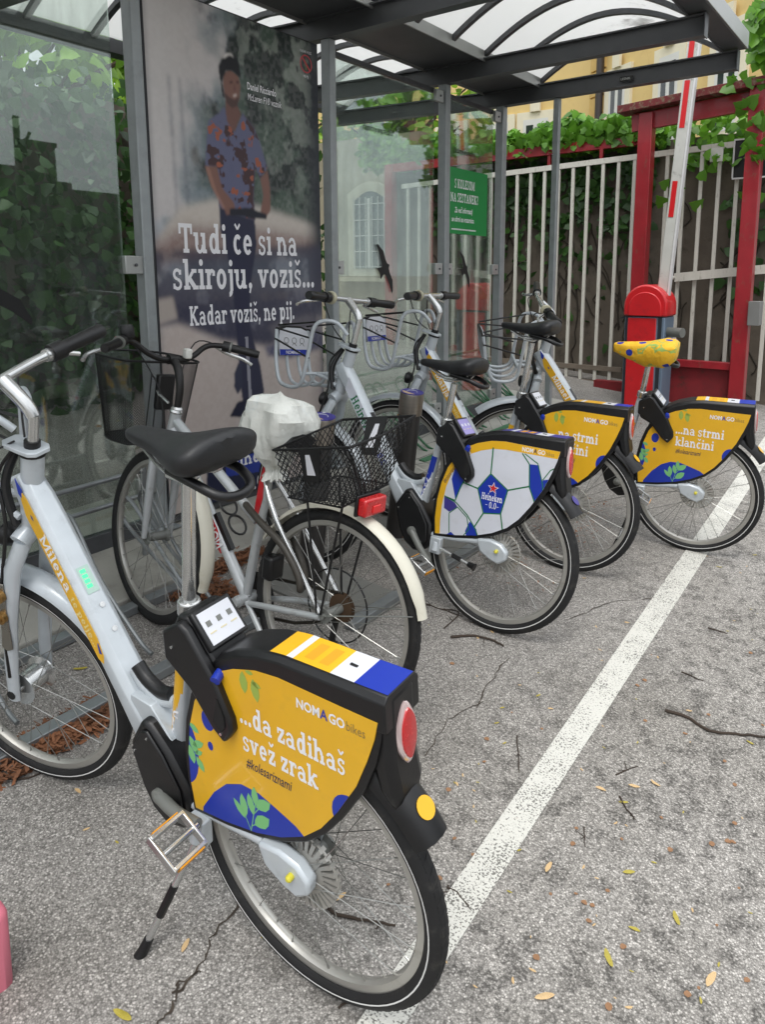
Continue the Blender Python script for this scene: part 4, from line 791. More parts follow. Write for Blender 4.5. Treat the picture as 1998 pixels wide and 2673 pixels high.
    sq0, sq1 = V(.279, .846), V(.218, .780); dn = (sq1 - sq0).normalized(); un = Vector((dn.z, 0, -dn.x)); un = un if un.z > 0 else -un
    sc_c = (sq0 + sq1) / 2; Rm = Matrix((dn, Vector((0, 1, 0)), dn.cross(Vector((0, 1, 0))))).transposed()
    MB().box(sc_c + un * .004, ((sq1 - sq0).length, .104, .016), Rm).build('display_bezel', blackp, bk, bevel=.004)
    dsp = MB().box(sc_c + un * .0128, ((sq1 - sq0).length * .80, .086, .002), Rm).build('display', scr_white if panel == 'yellow' else mat('screen_lilac', (150, 140, 200), .3), bk, smooth=0)
    for j in (-.028, 0, .028):
        MB().box(sc_c + un * .0142 + Vector((0, j, 0)) + dn * -.008, (.012, .012, .0008), Rm).build('display_icon', greyp if panel == 'yellow' else scr_white, dsp, smooth=0); MB().box(sc_c + un * .0142 + Vector((0, j, 0)) + dn * .012, (.003, .016, .0008), Rm).build('display_icon', mat('icon_sand', (206, 196, 160), .4), dsp, smooth=0)
    MB().prism([(.338, .80), (.285, .838), (.262, .826), (.185, .735), (.146, .664), (.141, .637), (.166, .600), (.200, .622), (.262, .690), (.335, .735)], lambda a, b, t: V(a, b, t), .050, .074).build('lock_arm', blackp, bk, smooth=30, bevel=.007)
    MB().prism([(.178, .705), (.160, .668), (.158, .645), (.168, .628), (.192, .645)], lambda a, b, t: V(a, b, t), .0735, .0765).build('lock_recess', mat('recess_black', (12, 12, 13), .7), bk, smooth=30)
    MB().tube([V(.192, .752, .040), V(.184, .742, .072)], .011, 12).build('lock_button', blue, bk)
    for u, w in ((.308, .772), (.172, .622)): MB().lathe([(.0035, 0), (.0035, .002)], V(u, w, .074), (0, 1, 0), 8).build('screw', chrome, bk)
    # --- seat post and saddle
    sdir = Vector((-.075, 0, 1)).normalized(); s0 = V(.337, .80); s1 = V(.337, .80) + sdir * (seat - .80)
    MB().tube([s0, s1], .0145, 16).build('seat_post', chrome, bk)
    cl_ = MB().lathe([(.021, -.018), (.025, -.016), (.025, .014), (.021, .018)], V(.335, .822), sdir, 18).tube([V(.318, .826, .004), V(.290, .815, .012)], .007, 8).tube([V(.305, .822, -.02), V(.305, .822, .035)], .006, 8).build('seat_clamp', chrome, bk, bevel=.002)
    so = s1 + V(.016, .012)
    # saddle: lofted sections from nose (front) to tail
    S_sec = [(.158, .014, .022, .060), (.142, .026, .026, .062), (.10, .031, .032, .062), (.05, .038, .036, .062), (.0, .056, .044, .066), (-.05, .084, .056, .076), (-.09, .100, .064, .086), (-.120, .098, .060, .094), (-.136, .074, .040, .094)]
    ms = MB(); secs = []
    for (du, hw, th, w) in S_sec:
        lp = []
        for t_ in np.linspace(0, 2 * PI, 21)[:-1]:
            cx_, sx_ = cos(t_), sin(t_); yy = hw * (abs(cx_) ** .75) * (1 if cx_ > 0 else -1); zz = (th * .42 if sx_ > 0 else th * .85) * (abs(sx_) ** .8) * (1 if sx_ > 0 else -1); zz -= (.012 * (yy / hw) ** 2 if hw > .04 else 0)
            lp.append(so + V(du, w + zz, yy))
        secs.append(lp)
    ms.loft(secs); sd = ms.build('saddle', saddle_m, bk, smooth=60)
    sb = sd.modifiers.new('sub', 'SUBSURF'); sb.levels = 1; sb.render_levels = 1
    MB().tube([so + V(-.02, .03, .05), so + V(-.10, .022, .055), so + V(-.15, .005, .04), so + V(-.162, -.002, 0), so + V(-.15, .005, -.04), so + V(-.10, .022, -.055), so + V(-.02, .03, -.05)], .010, 10, k=4).build('saddle_handle', blackp, sd)
    for s in (1, -1): MB().tube([so + V(.10, .035, s * .012), so + V(.03, .008, s * .022), so + V(-.06, .012, s * .03), so + V(-.09, .04, s * .03)], .0045, 8, k=3).build('saddle_rail', chrome, sd)
    MB().box(so + V(0, .006), (.05, .055, .024)).build('rail_clamp', chrome, sd, bevel=.005)
    # --- decals on the down tube
    def dt(a, b, t, s=1):                            # a runs down the tube, b across its left face (0 top .. 1 bottom)
        u0, w0 = .80, .892; dd = Vector((-.616, 0, -.788)); return V(u0, w0, .0372 + t) + dd * a + nrm * (b * .062)
    if panel == 'yellow':
        st_ = MB().prism([(-.095, .30), (-.075, .20), (.30, .20), (.345, .36), (.362, .62), (.345, .80), (-.045, .80), (-.085, .56)], dt, .0, .0012).build('name_sticker', yel, bk, smooth=0)
        MB().prism([(-.135, .28), (-.10, .22), (-.085, .48), (-.10, .55)], dt, 0, .0013).build('name_sticker_tip', blue, bk, smooth=0); MB().poly([dt(a, b, .0016) for a, b in ((-.04, .45), (-.03, .40), (-.02, .45), (-.03, .52))]).build('printed_shape', blue, st_, smooth=0); MB().poly([dt(a, b, .0016) for a, b in ((.31, .28), (.34, .40), (.335, .55), (.315, .40))]).build('printed_shape', blue, st_, smooth=0)
        bl, w1 = slab(rider, lambda a, b, t: dt(.02 + a, .68 - b / .062 * 1.0, .0015 + t * .3), .044, sx=1.0); bl.build('lettering', white, st_, smooth=0)
        bl, _ = slab('te pelje...', lambda a, b, t: dt(.035 + w1 + a, .66 - b / .062 * 1.0, .0015 + t * .3), .030, sx=1.0); bl.build('lettering', mat('print_cream', (226, 206, 140), .5), st_, smooth=0)
    else:
        st_ = MB().prism([(-.06, .12), (.33, .12), (.36, .5), (.33, .88), (-.02, .88)], dt, .0, .0010).build('name_sticker', panw, bk, smooth=0)
        bl, w1 = slab('Heineken', lambda a, b, t: dt(.03 + a, .80 - b / .062, .0015 + t * .3), .056, sx=.86); bl.build('lettering', mat('heavy_green', (10, 110, 66), .5), st_, smooth=0)
        MB().poly([dt(.055 + w1 + .016 * (1 if k % 2 == 0 else .45) * cos(2 * PI * k / 10), .48 + .26 * (1 if k % 2 == 0 else .45) * sin(2 * PI * k / 10), .0015) for k in range(10)]).build('printed_star', starred, st_, smooth=0)
        bl, _ = slab('0.0', lambda a, b, t: dt(.085 + w1 + a, .72 - b / .062, .0015 + t * .3), .042, sx=1.0); bl.build('lettering', blue, st_, smooth=0)
    top_o = lambda a, s: V(.80, .892, s) + Vector((-.616, 0, -.788)) * a - nrm * .0008
    MB().poly([top_o(.13, .016), top_o(.13, -.016), top_o(.20, -.016), top_o(.20, .016)][::-1]).build('charge_display', mat('charge_window', (170, 196, 186), .2) if rider == 'Milena' else blackp, bk, smooth=0)
    for k in range(4 if rider == 'Milena' else 0): MB().poly([top_o(.138 + k * .013, .010) - nrm * .0004, top_o(.138 + k * .013, -.004) - nrm * .0004, top_o(.147 + k * .013, -.004) - nrm * .0004, top_o(.147 + k * .013, .010) - nrm * .0004][::-1]).build('charge_bar', mat('charge_green', (70, 220, 140), .3, emit=(60, 190, 120)), bk, smooth=0)
    for a in (.235, .30): MB().lathe([(.007, 0), (.007, .001), (.003, .0012)], top_o(a, -.004), -nrm, 14).build('screw', chrome, bk)
    # --- steering assembly
    B = lambda mb, nm, mt, par=bk, **k: mb.build(nm, mt, par, xf=XF, **k)
    hs = MB().prism([(cos(t_) * .036 + .868, sin(t_) * .036) for t_ in np.linspace(-2.3, 2.3, 16)][::-1] + [(.905, -.04), (.93, -.03), (.93, .03), (.905, .04)][::-1], lambda a, b, t: V(a, 1.062 + t - (a - .87) * -.2, b), -.004, .006)
    B(MB().prism([(.838, -.022), (.838, .022), (.852, .035), (.875, .036), (.925, .034), (.94, .02), (.94, -.02), (.925, -.034), (.875, -.036), (.852, -.035)], lambda a, b, t: V(a, 1.060 + t + (a - .87) * .2, b), -.005, .006), 'headset_plate', fr_paint, bevel=.002); B(MB().tube([V(.872, 1.046), V(.870, 1.056)], .031, 18), 'headset_ring', blackp)
    su = stem_up; B(MB().tube([V(.869, 1.066), V(.866, 1.082)], .019, 14), 'stem_nut', blackp)
    B(MB().tube([V(.869, 1.06), V(.848, 1.178 + su)], .0135, 14), 'quill_stem', chrome)
    B(MB().tube([V(.850, 1.172 + su), V(.866, 1.202 + su), V(.925, 1.255 + su)], [.016, .017, .019], 12, k=3), 'stem_arm', chrome)
    HB = lambda v: V(.928 - max(0, abs(v) - .10) * .16, 1.256 + su - v * sin(roll), v * cos(roll))
    B(MB().tube([HB(v) for v in (-.20, -.14, -.10, 0, .10, .14, .20)], .0125, 12, k=2), 'handlebar', chrome)
    for s in (1, -1):
        B(MB().tube([HB(s * .185), HB(s * .215), HB(s * .27), HB(s * .305), HB(s * .312)], [.0185, .0185, .0200, .0200, .0175], 14), 'grip', blackp)
        B(MB().tube([HB(s * .150), HB(s * .186)], .024, 16), 'shifter_collar', blackp)
        B(MB().lathe([(.016, -.010), (.018, 0), (.016, .010)], HB(s * .143), (0, 1, 0), 14), 'clamp_band', chrome)
        o = HB(s * .16); B(MB().tube([o + V(.022, -.010), o + V(.055, -.022, s * .03), o + V(.062, -.032, s * .09), o + V(.050, -.045, s * .135)], [.008, .006, .006, .007], 8, k=3), 'brake_lever', chrome)
        B(MB().tube([o + V(.03, -.01, -s * .02), o + V(.06, -.03, -s * .06), o + V(.03, -.13, -s * .10), V(.905, 1.08, s * .015)], .0028, 6, k=5), 'brake_cable', cablem)
    if bell: B(MB().lathe([(.018, -.012), (.028, -.010), (.030, 0), (.028, .010), (.018, .012)], HB(.128), (0, 1, 0), 20), 'bell_ring', mat('bell_ivory', (176, 172, 148), .45))
    # fork, front fender
    for s in (1, -1):
        fk = MB(); secs = []
        for (u, w), a1, b1 in (((.917, .815), .022, .020), ((.940, .74), .024, .014), ((.982, .58), .022, .013), ((1.012, .42), .020, .012), ((1.022, .318), .018, .012)):
            vv = s * (.03 if w > .80 else .058); secs.append([V(u + a1 * cos(t_), w + .2 * a1 * cos(t_), vv + b1 * sin(t_)) for t_ in np.linspace(0, 2 * PI, 13)[:-1]])
        fk.loft(secs); B(fk, 'fork_leg', fr_paint)
        B(MB().lathe([(.013, 0), (.013, .002)], V(1.020, .336, s * .069), (0, s, 0), 14), 'axle_cap', blackp)
    B(MB().tube([V(.918, .815, -.042), V(.914, .835, 0), V(.918, .815, .042)], .027, 12, k=3), 'fork_crown', fr_paint)
    lp_ = B(MB().prism([(.965, .70), (.985, .70), (.992, .62), (.998, .58), (1.012, .50), (.995, .49), (.975, .50), (.972, .60)], lambda a, b, t: V(a, b, t), .0705, .074), 'lock_plate', mat('stainless', (150, 146, 138), .28, .9, var=.1), bevel=.002)
    for w in (.665, .60): B(MB().lathe([(.017, 0), (.017, .012), (.010, .014), (.010, .018)], V(.978 + (.665 - w) * .12, w, .073), (0, 1, 0), 14), 'locking_stud', mat('brass', (160, 124, 74), .3, .8), lp_)
    fd = MB(); secs = []
    for k in range(22):
        A_ = rad(52 + (158 - 52) * k / 21); d = Vector((cos(A_), 0, sin(A_))); secs.append([V(1.02, .335) + d * r_ + Vector((0, v_, 0)) for r_, v_ in ((.350, .034), (.366, .028), (.374, .012), (.376, 0), (.374, -.012), (.366, -.028), (.350, -.034), (.350, -.031), (.364, -.025), (.372, 0), (.364, .025), (.350, .031))])
    fd.loft(secs); B(fd, 'front_fender', fr_paint, smooth=50)
    wheel(bk, V(1.02, .335), .335, XF, hubr=.034, hubw=.040)
    # front carrier
    def path_o(s, v): return [V(.885, 1.118, s * .028), V(.925, 1.165, s * .060), V(.975, 1.168, s * .095), V(1.010, 1.130, s * v), V(1.028, 1.00, s * v), V(1.045, .885, s * v), V(1.075, .850, s * v), V(1.13, .842, s * v), V(1.185, .862, s * v), V(1.222, .955, s * v * .97), V(1.243, 1.095, s * v * .92)]
    cr0 = B(MB().tube(path_o(1, .118), .0095, 10, k=4), 'carrier_tube', fr_paint); B(MB().tube(path_o(-1, .118), .0095, 10, k=4), 'carrier_tube', fr_paint)
    for s in (1, -1): B(MB().tube([V(1.040, .915, s * .042), V(1.052, .878, s * .042), V(1.085, .852, s * .042), V(1.135, .846, s * .042), V(1.185, .868, s * .042), V(1.224, .96, s * .04), V(1.245, 1.095, s * .038)], .008, 8, k=4), 'carrier_tube', fr_paint)
    B(MB().tube([V(1.041, .915, -.118), V(1.041, .915, .118)], .008, 8), 'carrier_cross_tube', fr_paint)
    for s in (1, -1): B(MB().tube([V(.915, .88, s * .03), V(.97, .905, s * .03), V(1.040, .912, s * .03)], .009, 8), 'carrier_strut', fr_paint)
    B(MB().prism([(-.115, .972), (.115, .972), (.120, 1.05), (.112, 1.10), (.06, 1.115), (-.06, 1.115), (-.112, 1.10), (-.120, 1.05)], lambda a, b, t: V(1.232 + t + (b - 1.05) * .17, b, a), .002, .012), 'carrier_plate', blackp, bevel=.003)
    cd = B(MB().prism([(-.10, .975), (.10, .975), (.105, 1.05), (.095, 1.092), (.05, 1.105), (-.05, 1.105), (-.095, 1.092), (-.105, 1.05)], lambda a, b, t: V(1.228 + t + (b - 1.05) * .17, b, a), -.002, .002), 'info_card', scr_white, smooth=0)
    cf = lambda a, b, t: XF(V(1.2252 + (b - 1.05) * .17, b, -a))
    MB().poly([cf(a, b, 0) for a, b in ((-.10, .976), (.10, .976), (.102, 1.003), (-.102, 1.003))]).build('card_band', blue, cd, smooth=0)
    cf2 = lambda a, b, t: XF(V(1.2246 + (b - .03) * .0 + (.982 + b - 1.05) * .17, .982 + b, .06 - a)); sans('NOMAGO', cf2, .022, sx=1.0, offset=.0003).build('lettering', white, cd, smooth=0)
    for j in (-.055, 0, .055):
        MB().tube([cf(j + .016 * cos(t_), 1.045 + .014 * sin(t_), 0) for t_ in np.linspace(0, 2 * PI, 11)[:-1]], .0014, 4, closed=True).build('card_icon', greyp, cd); MB().tube([cf(j - .015, 1.022, 0), cf(j, 1.035, 0), cf(j + .015, 1.02, 0)], .0014, 4).build('card_icon', greyp, cd)
    for s in (1, -1):
        for (p, q_) in ((V(1.243, 1.115, s * .10), V(.985, 1.165, -s * .02 + s * .10)), (V(1.245, 1.10, s * .11), V(1.012, 1.08, s * .116)), (V(1.236, 1.05, s * .118), V(1.020, .99, s * .118))): B(MB().tube([p, q_], .0045, 6), 'elastic_cord', cablem)
    B(MB().tube([V(.925, 1.05, .012), V(.965, .98, .03), V(.945, .86, .05), V(.99, .64, .066), V(1.01, .40, .07)], .0045, 6, k=6), 'brake_hose', cablem); B(MB().tube([V(.93, 1.05, -.01), V(.955, .96, .02), V(.925, .86, .035)], .011, 8, k=5), 'wire_loom', cablem)
    B(MB().lathe([(.018, 0), (.03, .012), (.033, .03), (.028, .036)], V(.975, .80), (1, 0, .1), 16), 'front_lamp', blackp)
    return bk
def hull(pts):
    pts = sorted(set(pts)); 
    def half(ps):
        h_ = []
        for p in ps:
            while len(h_) > 1 and (h_[-1][0] - h_[-2][0]) * (p[1] - h_[-2][1]) - (h_[-1][1] - h_[-2][1]) * (p[0] - h_[-2][0]) <= 0: h_.pop()
            h_.append(p)
        return h_
    a, b = half(pts), half(pts[::-1]); return a[:-1] + b[:-1]
HULL = hull(PAN)
D = rad
share_bike((-.854, 1.015, 3.1747, .0584), 'share_bike', 'silver share bike nearest the camera, yellow rear panel reading da zadihaš svež zrak', .241, 1.118, rad(172), V(.349, .0, .19), 'yellow', ('...da zadihaš', 'svež zrak'), 'Milena', '870', stem_up=-.028, roll=.17)
share_bike((-1.261, 2.563, 3.188, -.1224), 'share_bike', 'share bike with a football printed on its white rear panel', -.032, .990, rad(223), V(.075, .268, .075), 'ball', None, None, '89561', stem_up=.02)
share_bike((-1.259, 3.307, 3.2044, -.0775), 'share_bike', 'share bike with high black saddle half hidden behind the football bike', .067, 1.09, rad(200), V(.349, .0, .19) if False else V(.30, .02, .20), 'yellow', ('...na strmi', 'klančini'), 'Matija', '204')
share_bike((-.835, 3.985, 3.2984, .0515), 'share_bike', 'share bike with handlebar turned and a yellow cloth cover on its saddle', .50, .990, rad(190), V(.349, .0, .19), 'yellow', ('...na strmi', 'klančini'), 'Mihael', '', roll=.08)
# ---------------------------------------------------------------- private city bike
def bike_frame(x, y, a_, l_):
    ub = Vector((cos(a_), sin(a_), 0)); v0 = Vector((-sin(a_), cos(a_), 0)); z_ = Vector((0, 0, 1)); wb_ = cos(l_) * z_ + sin(l_) * v0; vb = cos(l_) * v0 - sin(l_) * z_
    Bm = Matrix((ub, vb, wb_)).transposed().to_4x4(); Bm.translation = Vector((x, y, 0)); return G4 @ Bm
CM = bike_frame(-1.461, 1.74, 3.154, -.099)
ci = thing('city_bike', 'old silver step-through bike with black wire baskets front and rear', 'bicycle', CM)
csil = mat('old_silver_paint', (182, 186, 188), .36, .3, var=.06, dirt=(110, 104, 92), dscale=18, damt=.4); ivory = mat('ivory_fender', (206, 203, 188), .42, var=.04, dirt=(160, 148, 116), dscale=8, damt=.4); redp = mat('red_paint', (190, 32, 40), .35, coat=.3); wirem = mat('basket_wire', (26, 26, 27), .5, .3)
ST = rad(-8.8); HO2 = V(.864, .86); HD2 = Vector((-.2, 0, 1)).normalized(); RQ2 = Matrix.Rotation(ST, 3, HD2); XF2 = lambda p: RQ2 @ (p - HO2) + HO2
def cb(mb, nm, mt, par=ci, st=False, **k): return mb.build(nm, mt, par, xf=XF2 if st else None, **k)
cb(MB().tube([V(.862, .80), V(.40, .262)], .021, 14), 'down_tube', csil); cb(MB().tube([V(.855, .835), V(.38, .565)], .018, 14), 'top_tube', csil); cb(MB().tube([V(.405, .257), V(.339, .80)], .0175, 14), 'seat_tube', csil)
cb(MB().tube([V(.856, .872), V(.885, .745)], .0215, 14), 'head_tube', csil); cb(MB().tube([V(.405, .257, -.045), V(.405, .257, .045)], .022, 16).tube([V(.405, .257, .04), V(.405, .257, .062)], .019, 16), 'bottom_bracket', csil)
for s in (1, -1):
    cb(MB().tube([V(.36, .262, s * .028), V(.22, .30, s * .05), V(0.01, .345, s * .058)], .011, 10, k=3), 'chain_stay', csil); cb(MB().tube([V(.345, .735, s * .022), V(.25, .62, s * .05), V(.01, .36, s * .06)], .009, 10, k=3), 'seat_stay', chrome)
# red diamond with lettering along the down tube
dd = (V(.40, .262) - V(.862, .80)).normalized(); nn = Vector((dd.z, 0, -dd.x))
dtm = lambda a, b, t: V(.862, .80) + dd * a + nn * -b + Vector((0, .0208 + t, 0))
ds = MB().prism([(.12, .0), (.26, .019), (.46, .019), (.52, 0.012), (.44, -.019), (.22, -.017)], dtm, -.004, .0015).build('decal', redp, ci, smooth=0)
sans('J-ACTION', lambda a, b, t: dtm(.315 + a, b - .019, .003), .064, sx=.66, offset=.0016).build('lettering', white, ds, smooth=0)
cb(MB().prism([(.352, .80), (.372, .72), (.385, .60), (.372, .56), (.35, .66)], lambda a, b, t: V(a, b, t), .016, .019), 'decal', redp, smooth=0)
wheel(ci, V(0, .35), .35, None, line=False, tw=.0195, hubr=.017, spm=spokem); wheel(ci, V(.911, .35), .35, XF2, line=False, tw=.0225, hubr=.018, hubw=.045)
def cfender(c, r, a0, a1, par, mt, st, nm):
    fd = MB(); secs = []
    for k in range(24):
        A_ = rad(a0 + (a1 - a0) * k / 23); d = Vector((cos(A_), 0, sin(A_))); hw = .030 if k < 22 else .022; secs.append([c + d * r_ + Vector((0, v_, 0)) for r_, v_ in ((r - .012, hw), (r - .002, hw * .8), (r + .004, hw * .3), (r + .004, -hw * .3), (r - .002, -hw * .8), (r - .012, -hw), (r - .013, -hw * .9), (r - .003, 0), (r - .013, hw * .9))])
    fd.loft(secs); return cb(fd, nm, mt, par, st, smooth=50)
cfender(V(0, .35), .372, 28, 164, ci, ivory, False, 'rear_fender'); cfender(V(.911, .35), .374, 60, 196, ci, ivory, True, 'front_fender')
for s in (1, -1):
    cb(MB().tube([V(.01, .35, s * .06), V(-.33, .46, s * .03)], .0022, 6), 'fender_stay', spokem); cb(MB().tube([V(.911, .35, s * .05), V(.58, .28, s * .03)], .0022, 6), 'fender_stay', spokem, st=True)
    fk = MB(); fk.tube([V(.885, .745, s * .03), V(.897, .68, s * .052), V(.905, .52, s * .055), V(.911, .352, s * .056)], [.020, .019, .016, .011], 12); cb(fk, 'fork_leg', csil, st=True)
cb(MB().tube([V(.885, .74, -.05), V(.883, .75, 0), V(.885, .74, .05)], .021, 12), 'fork_crown', csil, st=True)
cb(MB().lathe([(.024, 0), (.026, .006), (.022, .014), (.024, .018), (.018, .026)], V(.857, .868), (-.2, 0, 1), 16), 'headset', chrome, st=True)
blackm = mat('black_metal', (30, 29, 29), .38, .3, var=.1)
cb(MB().tube([V(.851, .88), V(.845, .96), V(.868, 1.03), V(.905, 1.062)], [.0135, .0145, .0165, .0165], 12, k=3), 'stem', blackm, st=True); cb(MB().lathe([(.02, -.02), (.021, 0), (.02, .02)], V(.915, 1.066), (0, 1, 0), 14), 'bar_clamp', blackm, st=True)
hb = lambda s: [V(.915, 1.066, 0), V(.915, 1.066, s * .05), V(.925, 1.085, s * .10), V(.935, 1.115, s * .145), V(.925, 1.128, s * .185), V(.885, 1.125, s * .24), V(.835, 1.115, s * .30)]
for s in (1, -1):
    cb(MB().tube(hb(s), .0115, 12, k=4), 'handlebar', blackm, st=True); a, b = hb(s)[5], hb(s)[6]; dgr = (b - a).normalized()
    cb(MB().tube([a, b + dgr * .03], .0165, 14).tube([b + dgr * .03, b + dgr * .036], .015, 14), 'grip', blackp, st=True); cb(MB().tube([a - dgr * .035, a - dgr * .004], .022, 14), 'twist_shifter', blackp, st=True); cb(MB().lathe([(.0235, -.004), (.0235, .004)], a - dgr * .002, dgr, 16), 'shifter_ring', greyp, st=True)
    cb(MB().tube([a - dgr * .05 + V(.02, -.01), a + V(.055, -.03, s * .02), a + V(.04, -.05, s * .09), a + V(.012, -.07, s * .12)], [.008, .006, .006, .008], 8, k=3), 'brake_lever', chrome, st=True); cb(MB().tube([a + V(.03, 0, -s * .03), a + V(.11, .0, -s * .10), V(.93, .95, s * .04), V(.89, .80, s * .03)], .0028, 6, k=6), 'brake_cable', cablem, st=True)
cb(MB().lathe([(.024, 0), (.026, .01), (.026, .04), (.02, .05)], hb(1)[4] + V(.0, .01), (.1, .2, 1), 16), 'bell', blackp, st=True); cb(MB().box(hb(1)[5] + V(.03, .01, -.02), (.04, .02, .012)), 'shift_button', redp, st=True)
cb(MB().box(V(.905, 1.092, -.055), (.03, .028, .04)), 'light_bracket', mat('clip_white', (214, 214, 208), .4), st=True, bevel=.006)
# saddle under the bag, seat post
cb(MB().tube([V(.339, .79), V(.331, .86)], .013, 12), 'seat_post', chrome); cb(MB().lathe([(.02, -.012), (.023, 0), (.02, .012)], V(.34, .79), (-.12, 0, 1), 14), 'seat_clamp', chrome)
cb(MB().loft([[V(.32 + du, .89 + zz * hz, yy * hw) for yy, zz in ((1, 0), (.6, .8), (0, 1), (-.6, .8), (-1, 0), (-.5, -1), (.5, -1))] for du, hw, hz in ((.13, .015, .015), (.05, .03, .022), (-.05, .07, .03), (-.11, .075, .03))]), 'saddle', saddle_m)
# wire baskets
def wires(quads, nu, nv, r):
    b_ = MB(); f_ = lambda q_, s_, t_: (q_[0] * (1 - s_) + q_[1] * s_) * (1 - t_) + (q_[3] * (1 - s_) + q_[2] * s_) * t_
    for q_, kx, ky in quads:
        n_, m_ = max(2, int(nu * kx)), max(2, int(nv * ky))
        for i in range(n_ + 1):
            for j in range(m_):
                for dx in (-1, 1):
                    if (i + j) % 2 == 0 and 0 <= i + dx <= n_: b_.tube([f_(q_, i / n_, j / m_), f_(q_, (i + dx) / n_, (j + 1) / m_)], r, 3, caps=False)
                    if (i + j) % 2 == 1 and 0 <= i + dx <= n_ and False: pass
    return b_
Tq = [V(.19, .890, .16), V(-.115, .968, .16), V(-.13, 1.040, -.16), V(.17, .965, -.16)]; Bq_ = [V(.145, .735, .115), V(-.075, .760, .115), V(-.085, .800, -.115), V(.13, .775, -.115)]
qs = [([Tq[i], Tq[(i + 1) % 4], Bq_[(i + 1) % 4], Bq_[i]], 1, 1) for i in range(4)] + [([Bq_[0], Bq_[1], Bq_[2], Bq_[3]], .8, 1.5)]
rb_ = cb(MB().tube([Tq[0], Tq[0].lerp(Tq[1], .5), Tq[1], Tq[1].lerp(Tq[2], .5) - V(0, .012), Tq[2], Tq[3]], .0045, 8, closed=True), 'rear_basket', wirem); tag(cb(wires(qs, 26, 13, .0018), 'wire_mesh', wirem, rb_), kind='stuff'); cb(MB().tube(Bq_, .0035, 6, closed=True), 'base_rim', wirem, rb_)
bpl = mat('basket_plate', (18, 18, 19), .5)
for k, (t0, t1) in enumerate(((.38, .62),)):
    for i in (0, 2):
        f_ = lambda s_, t_, i=i: (Tq[i] * (1 - s_) + Tq[(i + 1) % 4] * s_) * (1 - t_) + (Bq_[i] * (1 - s_) + Bq_[(i + 1) % 4] * s_) * t_
        o4 = [f_(.36, .0), f_(.64, .0), f_(.62, .60), f_(.38, .60)]; nrm_ = (o4[1] - o4[0]).cross(o4[3] - o4[0]).normalized() * .004; cb(MB().loft([[p - nrm_ for p in o4], [p + nrm_ for p in o4]]), 'basket_label', bpl, rb_)
        for s_ in (-1, 1): cb(MB().poly([f_(.44, .10) + nrm_ * 1.2 * s_, f_(.50, .10) + nrm_ * 1.2 * s_, f_(.57, .48) + nrm_ * 1.2 * s_, f_(.44, .48) + nrm_ * 1.2 * s_]), 'basket_emblem', scr_white, rb_, smooth=0)
for u in (.10, -.06):
    for s in (1, -1): cb(MB().tube([V(u, .78 if u > 0 else .79, s * .085), V(.01 + (u - .02) * .1, .36, s * .066)], .0042, 6), 'carrier_leg', wirem, rb_)
# front basket: tapered D shape
def dsh(w, k, dz=0):
    return [V(.985, w, .155 * k), V(1.10, w, .185 * k), V(1.22, w + dz, .165 * k), V(1.285, w + dz, .10 * k), V(1.30, w + dz, 0), V(1.285, w + dz, -.10 * k), V(1.22, w + dz, -.165 * k), V(1.10, w, -.185 * k), V(.985, w, -.155 * k), V(.972, w, 0)]
def ring(w, k, sh_): return [Vector((1.13 + (p.x - 1.13) * k + sh_, p.y * 1.0, p.z)) for p in smooth_path(dsh(w, k) + [dsh(w, k)[0]], 4)[:-1]]
T2 = ring(1.045, 1.0, 0); B3 = ring(.715, .74, -.03); fbk = cb(MB().tube(T2, .0048, 8, closed=True), 'front_basket', wirem, st=True)
ms_ = MB(); nR = len(T2); K1 = 30
lv = [[T2[i].lerp(B3[i], k / K1) for i in range(nR)] for k in range(K1 + 1)]
for k in range(K1):
    for i in range(nR):
        for h_ in (0, 1):
            a0 = lv[k][i].lerp(lv[k][(i + 1) % nR], h_ * .5); m0 = lv[k + 1][i].lerp(lv[k + 1][(i + 1) % nR], .25 + h_ * .5); a1 = lv[k][i].lerp(lv[k][(i + 1) % nR], .5 + h_ * .5)
            ms_.tube([a0, m0], .0010, 3, caps=False); ms_.tube([m0, a1], .0010, 3, caps=False)
tag(cb(ms_, 'wire_mesh', wirem, fbk, st=True), kind='stuff'); cb(MB().poly(B3[::-1]), 'basket_floor', wirem, fbk, st=True, smooth=0); cb(MB().tube(B3, .004, 6, closed=True), 'base_rim', wirem, fbk, st=True)
for v_ in (-.05, -.02, .02, .05): cb(MB().tube([V(.972, 1.00, v_), V(.985, .72, v_)], .003, 6), 'support_wire', wirem, fbk, st=True)
cb(MB().box(V(.955, .93), (.03, .07, .14)), 'basket_bracket', blackp, fbk, st=True, bevel=.006); cb(MB().tube([V(.87, .905, .03), V(.93, .925, .035), V(.955, .935, .03)], .006, 8), 'basket_bracket', chrome, fbk, st=True)
